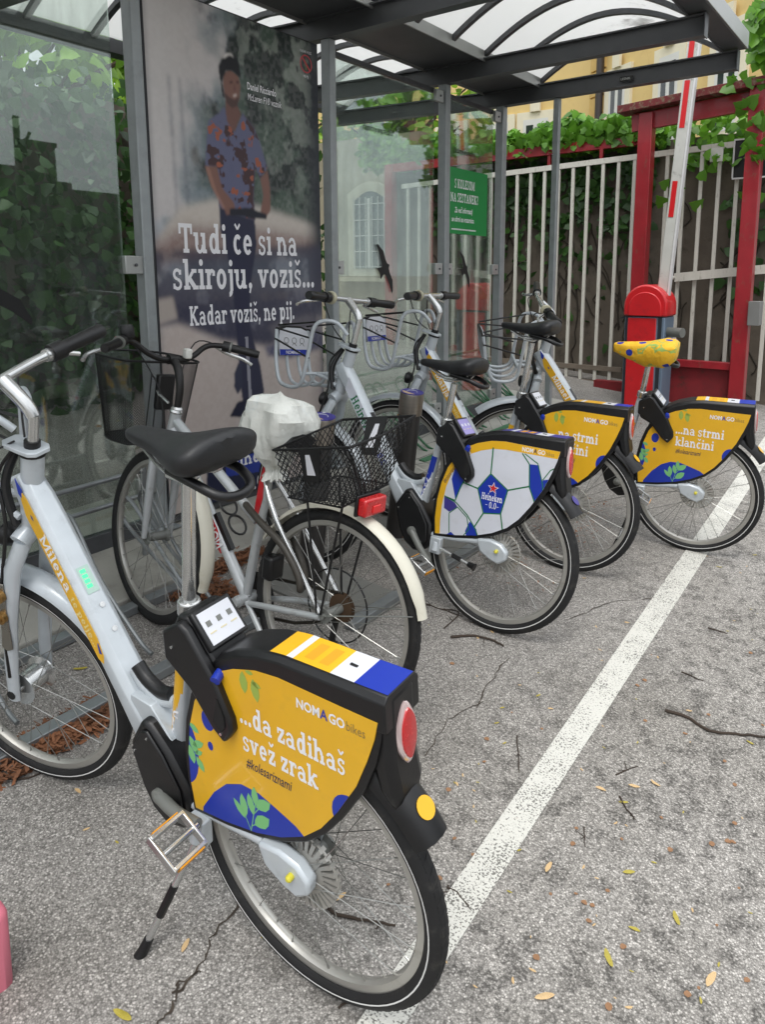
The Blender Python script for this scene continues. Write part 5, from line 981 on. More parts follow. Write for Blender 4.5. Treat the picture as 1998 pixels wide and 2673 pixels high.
# rear light, bottle cage, locks, brake
cb(MB().box(V(-.110, .755), (.035, .115, .060)), 'rear_reflector', redl, bevel=.008); cb(MB().box(V(-.090, .757), (.012, .125, .070)), 'reflector_backing', blackp, bevel=.004); cb(MB().box(V(-.129, .748), (.006, .04, .026)), 'reflector_window', mat('reflector_red_bright', (214, 44, 44), .2), bevel=.003)
bc = MB(); bo = V(.575, .475, 0) + Vector((.03, 0, -.0))
bc.box(V(.545, .475), (.018, .02, .15), Matrix.Rotation(rad(40), 3, 'Y'))
for t_ in (.0, .055): bc.tube([V(.50 + t_, .52 + t_ * 1.1) + Vector((.028 * cos(q_) - .02, .036 * sin(q_), .028 * cos(q_))) for q_ in np.linspace(0, 2 * PI, 17)[:-1]], .0045, 6, closed=True)
cb(bc, 'bottle_cage', blackp)
cb(MB().tube([V(.415, .62, .03), V(.39, .625, .05), V(.30, .60, .075), V(.18, .55, .082), V(.10, .47, .082), V(.09, .42, .075), V(.16, .44, -.02), V(.28, .55, -.05), V(.39, .60, -.03)], .0125, 10, k=5), 'cable_lock', mat('lock_sleeve', (56, 52, 46), .5)); cb(MB().box(V(.27, .43, .02), (.05, .07, .09)), 'lock_body', blackp, bevel=.012)
for s in (1, -1): cb(MB().tube([V(.285, .66, s * .045), V(.262, .62, s * .045), V(.25, .575, s * .03)], .008, 8), 'rim_brake', chrome)
cb(MB().lathe([(.042, -.020), (.055, -.014), (.03, -.008), (.05, -.004), (.028, .0)], V(0, .35, -.035), (0, 1, 0), 24), 'sprocket', mat('rusty_steel', (84, 66, 50), .6, .5, var=.3)); cb(MB().tube([V(.02 + .13 * cos(t_), .35 + .13 * sin(t_), -.045) for t_ in np.linspace(0, 2 * PI, 33)[:-1]], .003, 6, closed=True), 'spoke_guard', blackp); cb(MB().tube([V(0.0, .40, -.045), V(.2, .37, -.045), V(.40, .34, -.045)], .006, 6).tube([V(0.0, .30, -.045), V(.2, .22, -.045), V(.40, .18, -.045)], .006, 6), 'chain', mat('chain_dark', (48, 44, 38), .5, .6))
cb(MB().tube([V(.405, .257, -.07), V(.52, .17, -.075)], [.014, .010], 10), 'crank', chrome); cb(MB().lathe([(.085, -.003), (.088, 0), (.085, .003)], V(.405, .257, -.055), (0, 1, 0), 28), 'chain_ring', blackm); cb(MB().tube([V(.02, .30, -.05), V(.03, .22, -.05), V(-.005, .17, -.05)], .012, 8), 'derailleur', blackm); cb(MB().tube([V(.37, .265, .03), V(.22, .13, .05), V(.05, .115, .055)], .010, 8), 'kickstand', csil)
# ---------------------------------------------------------------- plastic bag pulled over its saddle
bagm = mat('plastic_bag', (206, 208, 202), .28, var=.06, vscale=9, bump=1.0, bscale=38, trans=.0, dirt=(176, 196, 206), dscale=5, damt=.5)
bg_ = MB(); secs = []; NB = 80; rb2 = np.random.default_rng(4); wv = [(rb2.normal(0, 1, 3) * sc_ * 30, rb2.uniform(0, 6.28), .011 / sc_) for sc_ in (.7, .9, 1.2, 1.5, 2.0, 2.6, 3.2)]
prof_b = ((1.034, .006), (1.031, .045), (1.022, .082), (1.006, .105), (.982, .120), (.955, .128), (.925, .130), (.895, .128), (.868, .120), (.842, .104), (.818, .080), (.797, .056), (.780, .044), (.765, .046), (.748, .060), (.732, .068))
for i, (w, r) in enumerate(prof_b):
    lp = []; tt = i / (len(prof_b) - 1)
    for j in range(NB):
        t_ = 2 * PI * j / NB; sq = 1 / (abs(cos(t_)) ** 5 + abs(sin(t_)) ** 5) ** .2 if i < 9 else 1.0
        p_ = V(.318 + (w - .8) * .06 + r * .98 * sq * cos(t_), w + .016 * cos(t_ - 2.4) * (1 - tt), r * .82 * sq * sin(t_)); dv_ = 0.0
        for kk, ph, am in wv: dv_ += am * (1 - 2 * abs(sin(.5 * (kk[0] * p_.x + kk[1] * p_.y + kk[2] * p_.z) + ph)))      # ridged creases
        if i > 8: dv_ += .008 * sin(11 * t_ + 2 * sin(3 * t_)) * (i - 8) / 4
        o_ = Vector((cos(t_), sin(t_), .4 - tt)); lp.append(p_ + o_.normalized() * dv_ * (.55 if i else .1))
    secs.append(lp)
bg_.loft(secs); bag = bg_.build('plastic_bag', bagm, None, smooth=24); bag.matrix_world = CM; tag(bag, 'white plastic carrier bag pulled over the saddle of the silver city bike', 'bag')
MB().poly([V(.440, .95, .035), V(.446, .93, .030), (V(.430, .82, .02)), V(.422, .82, .034)]).build('green_stripe', mat('bag_green', (20, 140, 80), .4), bag, smooth=0)
# ---------------------------------------------------------------- saddle cover on the far share bike
FM = bike_frame(-.835, 3.985, 3.2984, .0515); covm = bpy.data.materials.new('printed_cloth'); covm.use_nodes = True; n = covm.node_tree.nodes; l = covm.node_tree.links
t_ = n.new('ShaderNodeTexCoord'); v_ = n.new('ShaderNodeTexVoronoi'); v_.inputs['Scale'].default_value = 13; l.new(t_.outputs['Object'], v_.inputs['Vector']); r_ = n.new('ShaderNodeValToRGB'); r_.color_ramp.interpolation = 'CONSTANT'; e_ = r_.color_ramp.elements
e_[0].position = 0; e_[0].color = lin((24, 50, 158)) + (1,); e_[1].position = .24; e_[1].color = lin((228, 178, 40)) + (1,); x_ = e_.new(.62); x_.color = lin((150, 178, 90)) + (1,); x2 = e_.new(.70); x2.color = lin((226, 176, 40)) + (1,)
l.new(v_.outputs['Distance'], r_.inputs['Fac']); l.new(r_.outputs['Color'], n['Principled BSDF'].inputs['Base Color']); n['Principled BSDF'].inputs['Roughness'].default_value = .75
nz_ = n.new('ShaderNodeTexNoise'); nz_.inputs['Scale'].default_value = 30; bp_ = n.new('ShaderNodeBump'); bp_.inputs['Strength'].default_value = .8; bp_.inputs['Distance'].default_value = .01; l.new(t_.outputs['Object'], nz_.inputs['Vector']); l.new(nz_.outputs['Fac'], bp_.inputs['Height']); l.new(bp_.outputs['Normal'], n['Principled BSDF'].inputs['Normal'])
sdir = Vector((-.075, 0, 1)).normalized(); so = V(.337, .80) + sdir * (.990 - .80) + V(.016, .012); cvb = MB(); secs = []
for (du, hw, th, w) in ((.170, .020, .034, .062), (.152, .034, .044, .066), (.10, .042, .066, .066), (.05, .052, .082, .066), (-.0, .072, .098, .068), (-.05, .100, .104, .078), (-.09, .116, .108, .088), (-.126, .112, .100, .092), (-.150, .082, .066, .090)):
    lp = []
    for q_ in np.linspace(0, 2 * PI, 25)[:-1]:
        c_, s_ = cos(q_), sin(q_); k = 1 + .05 * sin(9 * q_ + du * 60); lp.append(so + V(du, w + ((th * .36 if s_ > 0 else th * .95) * abs(s_) ** .8 * (1 if s_ > 0 else -1)) * k, hw * abs(c_) ** .8 * (1 if c_ > 0 else -1) * k))
    secs.append(lp)
cvb.loft(secs); cv = cvb.build('saddle_cover', covm, None, smooth=60); cv.matrix_world = FM; tag(cv, 'yellow and blue patterned cloth cover over the rightmost saddle', 'saddle cover')

# ================================================================ bike racks and dock posts
galv = mat('galvanised_steel', (142, 146, 148), .42, .6, var=.10, vscale=16, dirt=(112, 112, 108), dscale=12, damt=.4); greenp = mat('green_rack_paint', (60, 112, 78), .45, .1, var=.08, dirt=(120, 130, 116), dscale=14, damt=.4)
def gtube(mb, pts, r, n=10, k=0): return mb.tube([gp(*p) for p in pts], r, n, k=k)
def rack(name, label, mt, y0, y1, hoops, xw, group=None):
    rk = thing(name, label, 'bike rack', Matrix.Translation(gp(xw, (y0 + y1) / 2, 0)), group); I = rk.matrix_world.inverted(); R_b = lambda mb, nm, **k: mb.build(nm, mt, rk, xf=lambda p: I @ p, **k)
    for z in (.42, .30): R_b(gtube(MB(), [(xw - .40, y0, z + .03), (xw - .40, y1, z + .03)], .011), 'back_rail')
    for (dx, w_) in ((-.04, .05), (.40, .05)):
        fl = MB(); a_, b_ = gp(xw + dx, y0, .022), gp(xw + dx, y1, .022); fl.bar(a_, b_, w_, .035, up=G3 @ Vector((0, 0, 1))); R_b(fl, 'floor_rail', bevel=.003)
    for y in hoops:
        for dv in (-.035, .035):
            R_b(gtube(MB(), [(xw + .12, y + dv, .03), (xw + .10, y + dv, .12), (xw - .05, y + dv * 1.2, .20), (xw - .22, y + dv * 1.5, .30), (xw - .28, y + dv * 1.5, .37), (xw - .25, y + dv * 1.4, .42), (xw - .18, y + dv * 1.3, .40), (xw + .0, y + dv, .22), (xw + .22, y + dv, .06), (xw + .30, y + dv, .03)], .0085, 8, 4), 'wheel_hoop')
    for y in (y0, y1): R_b(gtube(MB(), [(xw - .40, y, .0), (xw - .40, y, .46)], .014), 'upright')
    return rk
rack('bike_rack', 'galvanised tube bike rack along the glass under the two nearest bikes', galv, .15, 2.02, (.55, 1.00, 1.50, 1.86), -2.42)
gr = rack('bike_rack', 'green tube bike rack at the far end of the shelter', greenp, 4.10, 6.3, (4.35, 4.75, 5.15, 5.55, 5.95), -3.05)
def dockpost(x, y, label, tilt):
    dp = thing('dock_post', label, 'dock post', GM(x, y), 'dock posts with purple caps'); body = mat('dock_grey', (58, 56, 55), .4, .3, var=.08)
    R0 = Matrix.Rotation(tilt, 3, 'Y'); tr = lambda p: R0 @ p
    MB().lathe([(.058, .0), (.056, .50), (.056, .685)], n=28).build('post_body', body, dp, xf=tr); MB().lathe([(.0605, .685), (.0605, .79), (.058, .797)], n=32).build('steel_band', mat('brushed_steel', (142, 136, 128), .35, .85, var=.08, stretch=(1, 1, 20)), dp, xf=tr)
    tp = MB().lathe([(.0585, .7975), (.0585, .8005)], n=32).build('purple_cap', purple, dp, xf=tr); MB().poly([tr(Vector((.050 * cos(t), .050 * sin(t), .8012))) for t in np.linspace(3.5, 5.6, 14)]).build('cap_print', purp2, tp, smooth=0)
    MB().tube([tr(Vector((.026 * cos(t), .026 * sin(t), .8013))) for t in np.linspace(.2, 3.8, 14)], .0016, 4).build('cap_print', scr_white, tp); MB().poly([tr(Vector((a, b, .8014))) for a, b in ((-.02, .035), (-.02, .052), (-.034, .052), (-.034, .035))][::-1]).build('cap_print', scr_white, tp, smooth=0)
    bp_ = MB(); bp_.box((.12, 0, .006), (.62, .34, .012)); bp_.build('base_plate', mat('base_plate_grey', (120, 120, 116), .6, .2, var=.08, dirt=(96, 92, 84), dscale=8, damt=.5), dp, bevel=.002); MB().box((.40, 0, .02), (.05, .40, .035)).build('wheel_stop', galv, dp, bevel=.003)
    return dp
dockpost(-2.10, 2.37, 'dark dock post with purple cap beside the plastic bag', rad(3)); dockpost(-2.10, 3.05, 'dark dock post with purple cap in front of the second share bike wheel', rad(3))
# ================================================================ fence, gate frame, barrier, walls, buildings, ivy
YF = 7.85
fwhite = mat('fence_white_paint', (196, 194, 184), .6, var=.06, dirt=(120, 112, 98), dscale=16, damt=.6, stretch=(3, 3, .6)); redgate = mat('gate_red_paint', (142, 18, 30), .45, var=.14, vscale=5, dirt=(110, 70, 56), dscale=11, damt=.75, dpos=.57, stretch=(2, 2, 1), coat=.2)
fe = thing('metal_fence', 'tall white painted bar fence in front of the ivy wall', 'fence', Matrix.Translation((-3.2, YF, gz(-3.2, YF)))); FI = fe.matrix_world.inverted()
def FB(mb, nm, mt=fwhite, par=fe, **k): return mb.build(nm, mt, par, xf=lambda p: FI @ p, **k)
FX0, FX1 = -5.45, -0.95
ft = lambda x: 2.875 + (x + 2.62) * .040
FB(MB().bar((FX0, YF, ft(FX0) - .03), (FX1, YF, ft(FX1) - .03), .035, .055), 'top_rail'); FB(MB().bar((FX0, YF, .66), (-2.55, YF, .645), .04, .05), 'bottom_rail', mat('rail_rust', (110, 100, 88), .7, var=.2)); FB(MB().bar((FX0, YF, .50), (-2.55, YF, .49), .03, .04), 'bottom_rail', MATS['rail_rust'])
xb = -5.36
while xb < FX1:
    if not (-2.42 < xb < -2.2): FB(MB().bar((xb, YF - .001, .44), (xb, YF - .001, ft(xb) - .055), .034, .022, up=(0, 1, 0)), 'bar')
    xb += .1675
FB(MB().bar((-2.03, YF - .05, 1.63), (-0.97, YF - .05, 1.735), .02, .085), 'latch_bar'); FB(MB().tube([(-2.08, YF - .05, 1.625), (-2.02, YF - .05, 1.632)], .02, 8), 'latch_knob')
# notice boxes hung on the fence
tag(MB().box((-1.30, YF - .06, 2.74), (.46, .02, .34)).build('notice_board', blk, smooth=0), 'black board with white frame hung high on the white fence', 'board'); nb_ = bpy.data.objects['notice_board']
for a, b, c, d in ((-1.30, 2.917, .48, .014), (-1.30, 2.563, .48, .014)): MB().box((a, YF - .06, b), (c, .03, d)).build('frame_strip', whitem, nb_)
for a in (-1.537, -1.063): MB().box((a, YF - .06, 2.74), (.014, .03, .34)).build('frame_strip', whitem, nb_)
tag(MB().box((-1.70, YF - .045, 2.80), (.12, .006, .13)).build('paper_notice', mat('paper', (206, 206, 200), .7), smooth=0), 'blank white paper notice tied under the fence top rail', 'notice')
# red portal frame
gtw = thing('gate_frame', 'red painted steel gate frame with mossy top beam', 'gate frame', Matrix.Translation((-2.3, 7.5, gz(-2.3, 7.5)))); GI = gtw.matrix_world.inverted()
def GB(mb, nm, mt=redgate, par=gtw, **k): return mb.build(nm, mt, par, xf=lambda p: GI @ p, **k)
GB(MB().box((-2.30, 7.53, 1.85), (.135, .13, 2.70)), 'post', bevel=.006); GB(MB().box((-1.30, 7.50, 1.85), (.135, .13, 2.9)), 'post', bevel=.006)
GB(MB().bar((-2.56, 7.50, 3.24), (-.9, 7.50, 3.37), .22, .07), 'top_beam', mat('mossy_beam', (104, 34, 36), .8, var=.2, dirt=(120, 122, 96), dscale=18, damt=.8, dpos=.5), bevel=.005); GB(MB().bar((-2.45, 7.54, 3.12), (-.9, 7.54, 3.24), .06, .16), 'top_beam'); GB(MB().box((-1.66, 7.52, .80), (.62, .08, .07)), 'low_rail', bevel=.004); GB(MB().box((-1.66, 7.56, .58), (.60, .03, .40)), 'kick_panel', mat('rusty_red', (120, 26, 32), .7, var=.2, dirt=(60, 40, 32), dscale=10, damt=.8))
GB(MB().box((-2.0, 7.62, .50), (1.5, .10, .10)), 'threshold', MATS['rusty_red'])
GB(MB().box((-1.185, 7.47, 1.31), (.10, .16, .22)), 'letter_box', mat('box_grey', (120, 120, 118), .5, .2, var=.06), bevel=.004)
g2 = thing('gate_frame', 'red painted gate frame seen through the glass left of the white fence', 'gate frame', Matrix.Translation((-5.6, 7.8, gz(-5.6, 7.8)))); I2 = g2.matrix_world.inverted()
MB().box((-5.62, 7.84, 1.75), (.11, .11, 2.5)).build('post', redgate, g2, xf=lambda p: I2 @ p); MB().bar((-5.68, 7.85, 2.96), (-2.45, 7.95, 3.03), .06, .10).build('top_beam', redgate, g2, xf=lambda p: I2 @ p)
for x in (-4.6, -3.5, -2.9): MB().box((x, 7.92, 2.92), (.035, .035, .16)).build('stub', redgate, g2, xf=lambda p: I2 @ p)
# barrier
ba = thing('parking_barrier', 'red and blue-grey barrier cabinet with raised white boom', 'barrier', Matrix.Translation((-2.06, 7.1, gz(-2.06, 7.1)))); BI = ba.matrix_world.inverted(); bred = mat('barrier_red', (206, 26, 34), .38, var=.06, coat=.3, dirt=(150, 30, 36), dscale=7, damt=.4); bgrey = mat('barrier_blue_grey', (104, 120, 138), .45, .1, var=.06); bdark = mat('barrier_dark', (38, 42, 50), .45)
def BB(mb, nm, mt, par=ba, **k): return mb.build(nm, mt, par, xf=lambda p: BI @ p, **k)
cx0, cx1 = -2.245, -1.925; zs_ = 1.268; zb_ = gz(-2.06, 7.1)
BB(MB().box(((cx0 + cx1) / 2 + .02, 7.17, (zs_ + zb_) / 2), (cx1 - cx0 + .06, .30, zs_ - zb_)), 'cabinet', bgrey, bevel=.01); BB(MB().box(((cx0 + cx1) / 2 - .004, 7.02, (zs_ + zb_) / 2 - .006), (cx1 - cx0 - .05, .012, zs_ - zb_ - .012)), 'door', bred, bevel=.006)
BB(MB().box((cx0 + .012, 7.024, (zs_ + zb_) / 2), (.03, .010, zs_ - zb_)), 'edge_strip', bdark); BB(MB().box((cx1 + .004, 7.024, (zs_ + zb_) / 2), (.036, .010, zs_ - zb_)), 'edge_strip', bdark)
cw = (cx1 - cx0) / 2 + .045; ccx = (cx0 + cx1) / 2 + .02; arc = [(ccx - cw, zs_ + .006)] + [(ccx - cw * cos(t), zs_ + .10 + .20 * sin(t)) for t in np.linspace(0, PI, 17)] + [(ccx + cw, zs_ + .006)]
BB(MB().prism(arc, lambda a, b, t: Vector((a, t, b)), 7.01, 7.33), 'hood', bred, bevel=.018, smooth=30); arc2 = [(ccx + (a - ccx) * .76, zs_ + (b - zs_) * .76 + .004) for a, b in arc]; BB(MB().prism(arc2, lambda a, b, t: Vector((a, t, b)), 6.996, 7.02), 'hood_panel', bred, bevel=.008, smooth=30)
BB(MB().tube([(-1.88, 7.12, 1.13), (-1.72, 7.06, 1.13)], .045, 18), 'pivot_tube', greyp); BB(MB().prism([(-2.33, 1.24), (-2.24, 1.29), (-2.24, 1.25)], lambda a, b, t: Vector((a, t, b)), 7.06, 7.12), 'side_fin', bdark)
a, b = Vector((-1.955, 7.16, 1.42)), Vector((-1.80, 7.16, 3.75)); boom = BB(MB().bar(a, b, .095, .06, up=(0, 1, 0)), 'boom', mat('boom_white', (196, 196, 190), .5, var=.06, dirt=(90, 88, 78), dscale=12, damt=.7, dpos=.57), bevel=.008)
for z0_, z1_ in ((2.18, 2.50), (2.96, 3.36), (3.52, 3.75)):
    p0, p1 = a.lerp(b, (z0_ - a.z) / (b.z - a.z)), a.lerp(b, (z1_ - a.z) / (b.z - a.z)); o_ = Vector((-.004, -.0325, 0)); BB(MB().bar(p0 + o_, p1 + o_, .046, .003, up=(0, 1, 0)), 'boom_stripe', mat('stripe_red', (204, 24, 30), .4), boom)
BB(MB().bar(a + Vector((.057, 0, 0)), b + Vector((.057, 0, 0)), .016, .066, up=(0, 1, 0)), 'boom_edge', mat('boom_edge_white', (216, 216, 216), .35), boom)
# boundary wall, ivy stems
wallm = mat('old_render', (92, 84, 74), .95, var=.22, vscale=4, bump=1.0, bscale=26, dirt=(54, 50, 42), dscale=6, damt=.7); YW = 8.22
bw = thing('boundary_wall', 'rough grey rendered wall laced with ivy stems behind the white fence', 'wall', Matrix.Translation((-2.5, YW, gz(-2.5, YW)))); WI = bw.matrix_world.inverted()
MB().box((-3.4, YW + .15, 1.6), (4.9, .3, 2.9)).build('wall_face', wallm, bw, xf=lambda p: WI @ p)
stm = mat('ivy_stem', (50, 44, 36), .9)
for i in range(46):
    x = random.uniform(-5.2, -1.2); z = random.uniform(.4, 1.4); pts = []; dx = random.uniform(-.05, .05)
    for k in range(9): pts.append((x, YW - .006, z)); x += dx + random.gauss(0, .06); z += random.uniform(.06, .22)
    MB().tube(pts, random.uniform(.004, .010), 5, k=2).build('ivy_stem', stm, bw, xf=lambda p: WI @ p)
# leaves
def leaf_mat(name, rgb, tr):
    m = bpy.data.materials.new(name); m.use_nodes = True; n = m.node_tree.nodes; l = m.node_tree.links; b = n['Principled BSDF']; c = lin(rgb)
    oi = n.new('ShaderNodeObjectInfo'); ge = n.new('ShaderNodeNewGeometry'); r = n.new('ShaderNodeValToRGB'); r.color_ramp.elements[0].color = tuple(k * .6 for k in c) + (1,); r.color_ramp.elements[1].color = (min(1, c[0] * 1.7), min(1, c[1] * 1.45), c[2] * 1.1, 1); l.new(ge.outputs['Random Per Island'], r.inputs['Fac']); l.new(r.outputs[0], b.inputs['Base Color']); b.inputs['Roughness'].default_value = .42
    t = n.new('ShaderNodeBsdfTranslucent'); mx_ = n.new('ShaderNodeMixShader'); mx_.inputs[0].default_value = tr; l.new(r.outputs[0], t.inputs['Color']); l.new(b.outputs[0], mx_.inputs[1]); l.new(t.outputs[0], mx_.inputs[2]); l.new(mx_.outputs[0], n['Material Output'].inputs['Surface']); return m
ivy_m = leaf_mat('ivy_leaf', (92, 148, 48), .4); ivy_d = leaf_mat('ivy_leaf_dark', (46, 84, 36), .25); tree_m = leaf_mat('tree_leaf', (124, 172, 60), .45)
LEAF = [(0, 0), (.22, .10), (.50, .06), (.38, .34), (.34, .62), (.0, 1.0), (-.34, .62), (-.38, .34), (-.50, .06), (-.22, .10)]
def leaf_pts(c, d, nrm, s, fold=.16):
    d = d.normalized(); x = d.cross(nrm).normalized(); z = x.cross(d); return [c + (x * a + d * b_ + z * (-fold * abs(a) - .10 * b_ * b_)) * s for a, b_ in LEAF]
LF = [(0, 1, 2), (0, 2, 3), (0, 3, 4), (0, 4, 5), (0, 5, 6), (0, 6, 7), (0, 7, 8), (0, 8, 9)]
def leaves(mb, pos, face, n, size, down=.8):
    for _ in range(n):
        c = pos(); nr = (face + Vector((random.gauss(0, .45), random.gauss(0, .45), random.gauss(0, .45)))).normalized(); d = Vector((random.gauss(0, .45), random.gauss(0, .3), -down + random.gauss(0, .3))); d = d - nr * d.dot(nr)
        if d.length < .05: continue
        mb.add(leaf_pts(c, d, nr, size * random.uniform(.55, 1.25)), LF)
leaf_me = []
for k in range(6):
    b_ = MB(); b_.add(leaf_pts(Vector((0, 0, 0)), Vector((0, 0, -1)), Vector((random.gauss(0, .2), -1, random.gauss(.2, .2))), 1.0, random.uniform(.1, .3)), LF); leaf_me.append(b_.mesh('leaf', ivy_m, 60))
def ivy(name, label, mass, near, cat='ivy', mt=ivy_m, M=None):
    t = thing(name, label, cat, M); I = t.matrix_world.inverted(); mb = MB()
    for a in mass: leaves(mb, *a)
    mb.v = [tuple(I @ Vector(p)) for p in mb.v]; o = mb.build('foliage', mt, t, smooth=60); tag(o, kind='stuff')
    for pos, n, s in near:
        for i in range(n):
            c = pos(); o = bpy.data.objects.new('leaf', random.choice(leaf_me)); C.objects.link(o); o.parent = t
            Mx = Matrix.Translation(c) @ Matrix.Rotation(random.gauss(0, .5), 4, 'Z') @ Matrix.Rotation(random.gauss(.35, .35), 4, 'X') @ Matrix.Rotation(random.gauss(0, .55), 4, 'Y') @ Matrix.Scale(s * random.uniform(.7, 1.25), 4); o.matrix_local = I @ Mx
    return t
U = random.uniform
top_of = lambda x: float(np.interp(x, [-9, -6.6, -5.5, -4.1, -3.3, -2.6, -1.5, -.3], [3.9, 3.7, 3.28, 3.24, 3.34, 3.34, 3.3, 3.5]))
def crest():
    x = U(-6.2, -2.3); k = U(0, 1) ** 1.2; t = top_of(x) + .05 * sin(x * 7) + .04 * sin(x * 17); return Vector((x, YF + .05 + .55 * U(0, 1) * (1 - .3 * k), t - k * (t - 3.02)))
def crest_front():
    x = U(-5.4, -2.35); t = top_of(x); return Vector((x, YF - .02 + U(-.05, .08), 3.05 + (t - 3.12) * U(0, 1) ** .8))
def drape():
    x = U(-5.2, -2.4); return Vector((x, YW - .03 - U(0, .06), 2.95 - abs(random.gauss(0, .62)) * (1.0 if (x * 3.7) % 1.0 < .7 else .5)))
def right_top():
    x = U(-2.15, -.95); return Vector((x, YF + U(-.1, .4), 3.0 + U(-.25, .28)))
ivy('ivy_plant', 'bright green ivy hedge crowning the wall behind the fence', [(crest, Vector((0, -1, .5)), 6500, .095), (right_top, Vector((0, -1, .1)), 360, .10)], [(crest_front, 270, .10), (lambda: Vector((U(-2.2, -1.2), YF - .06, U(2.2, 2.8))), 12, .12)], M=Matrix.Translation((-3.5, YW, gz(-3.5, YW))))
def rtop():
    a_ = U(0, 6.28); r = U(0, 1) ** .5; return Vector((-.92 + .44 * r * cos(a_), 7.4 + .4 * r * sin(a_ * 1.7), 3.66 + .36 * r * sin(a_)))
def rhang(): k = U(0, 1); return Vector((-1.42 + random.gauss(0, .08) + .10 * k, 7.38, 3.45 - k * .75))
ivy('ivy_plant', 'ivy spilling over the right end of the red gate frame', [(rtop, Vector((-.3, -1, .4)), 420, .115)], [(rhang, 26, .115), (rtop, 40, .12)], M=Matrix.Translation((-1.1, 7.9, gz(-1.1, 7.9))))
def patch(): x = U(-1.75, -1.0); return Vector((x, YW - .04, 1.75 + random.gauss(.25, .3)))
ivy('ivy_plant', 'sparse dark ivy clinging to the wall behind the fence bars', [(patch, Vector((0, -1, .1)), 60, .12), (drape, Vector((0, -1, .1)), 900, .105), (lambda: Vector((U(-5, -2.4), YW - .03, U(.5, 2.4))), Vector((0, -1, 0)), 60, .10)], [], mt=ivy_d, M=Matrix.Translation((-1.4, YW, gz(-1.4, YW))))
# hedge behind the glass, left
def hedge(): k = U(0, 1); return Vector((-5.55 + .30 * U(-1, 1) - .12 * sin(k * 9), U(-5, 6.3), U(.35, 3.15) + .12 * sin(k * 30)))
hg = ivy('ivy_hedge', 'dense dark ivy wall seen through the left glass pane', [(hedge, Vector((1, 0, .2)), 15000, .095)], [], cat='hedge', mt=ivy_d, M=Matrix.Translation((-5.7, 1.0, gz(-5.7, 1)))); MB().box((-5.95, .6, 1.65), (.3, 11.4, 2.9)).build('hedge_core', wallm, hg, xf=lambda p: hg.matrix_world.inverted() @ p)
# ---------------------------------------------------------------- house seen through the glass and yellow building
plast = mat('pale_render', (150, 142, 122), .9, var=.10, vscale=3, bump=.3, bscale=30, dirt=(110, 106, 90), dscale=3, damt=.5); pane_m = mat('dark_pane', (44, 52, 54), .08, spec=.8, var=.1); wframe = mat('window_white', (214, 214, 210), .45)
hs_ = thing('house', 'pale rendered house with a barred arched window behind the glass', 'house', Matrix.Translation((-7.5, 9.0, gz(-7, 9)))); HI = hs_.matrix_world.inverted(); HBd = lambda mb, nm, mt, par=hs_, **k: mb.build(nm, mt, par, xf=lambda p: HI @ p, **k)
HBd(MB().box((-9.2, 9.1, 1.95), (6.6, .4, 3.3)), 'wall', plast)
def arch(x0, x1, z0, z1, rise): return [(x0, z0)] + [(x1, z0)] + [(x1 - (x1 - x0) * t, z1 + rise * sin(PI * t)) for t in np.linspace(0, 1, 11)]
wn = HBd(MB().prism(arch(-7.16, -6.34, 1.62, 2.82, .16), lambda a, b, t: Vector((a, t, b)), 8.86, 8.90), 'window_surround', mat('surround_cream', (190, 184, 164), .8, var=.05)); HBd(MB().prism(arch(-7.02, -6.46, 1.74, 2.72, .12), lambda a, b, t: Vector((a, t, b)), 8.85, 8.858), 'pane', pane_m, wn)
for x in np.linspace(-7.02, -6.46, 6): HBd(MB().tube([(x, 8.82, 1.74), (x, 8.82, 2.76)], .008, 6), 'window_bar', wframe, wn)
for z in np.linspace(1.76, 2.66, 5): HBd(MB().tube([(-7.02, 8.82, z), (-6.46, 8.82, z)], .006, 6), 'window_bar', wframe, wn)
HBd(MB().box((-6.75, 8.84, 2.24), (.05, .02, 1.0)), 'mullion', wframe, wn); HBd(MB().box((-6.75, 8.82, 1.58), (1.0, .14, .06)), 'sill', MATS['surround_cream'], wn)
yb = thing('yellow_building', 'yellow rendered building with white framed windows behind the ivy', 'building', Matrix.Translation((-4, 14.2, .8))); YI = yb.matrix_world.inverted(); YBd = lambda mb, nm, mt, par=yb, **k: mb.build(nm, mt, par, xf=lambda p: YI @ p, **k)
ym = mat('yellow_render', (218, 190, 128), .85, var=.05, vscale=2, bump=.15, bscale=60, dirt=(190, 160, 104), dscale=2, damt=.4); cream = mat('window_surround_cream', (226, 218, 194), .75, var=.03)
QA = rad(-34.8); QM = Matrix.Translation((-5.6, 14.45, 0)) @ Matrix.Rotation(QA, 4, 'Z'); YR = lambda mb, nm, mt, par=yb, **k: mb.build(nm, mt, par, xf=lambda p: YI @ (QM @ p), **k)
YR(MB().box((2.7, .2, 4.4), (5.6, .4, 7.6)), 'wall', ym); YBd(MB().box((-9.5, 14.7, 4.4), (7.9, .4, 7.6)), 'wall', ym)
for k in range(16): YR(MB().box((.12, -.012, 1.0 + .47 * k), (.46, .05, .43)), 'quoin', mat('quoin_yellow', (204, 172, 108), .85, var=.06))
YR(MB().tube([(.30, -.10, .8), (.30, -.10, 8.0)], .07, 14), 'drainpipe', mat('drainpipe_brown', (66, 60, 58), .5, .2))
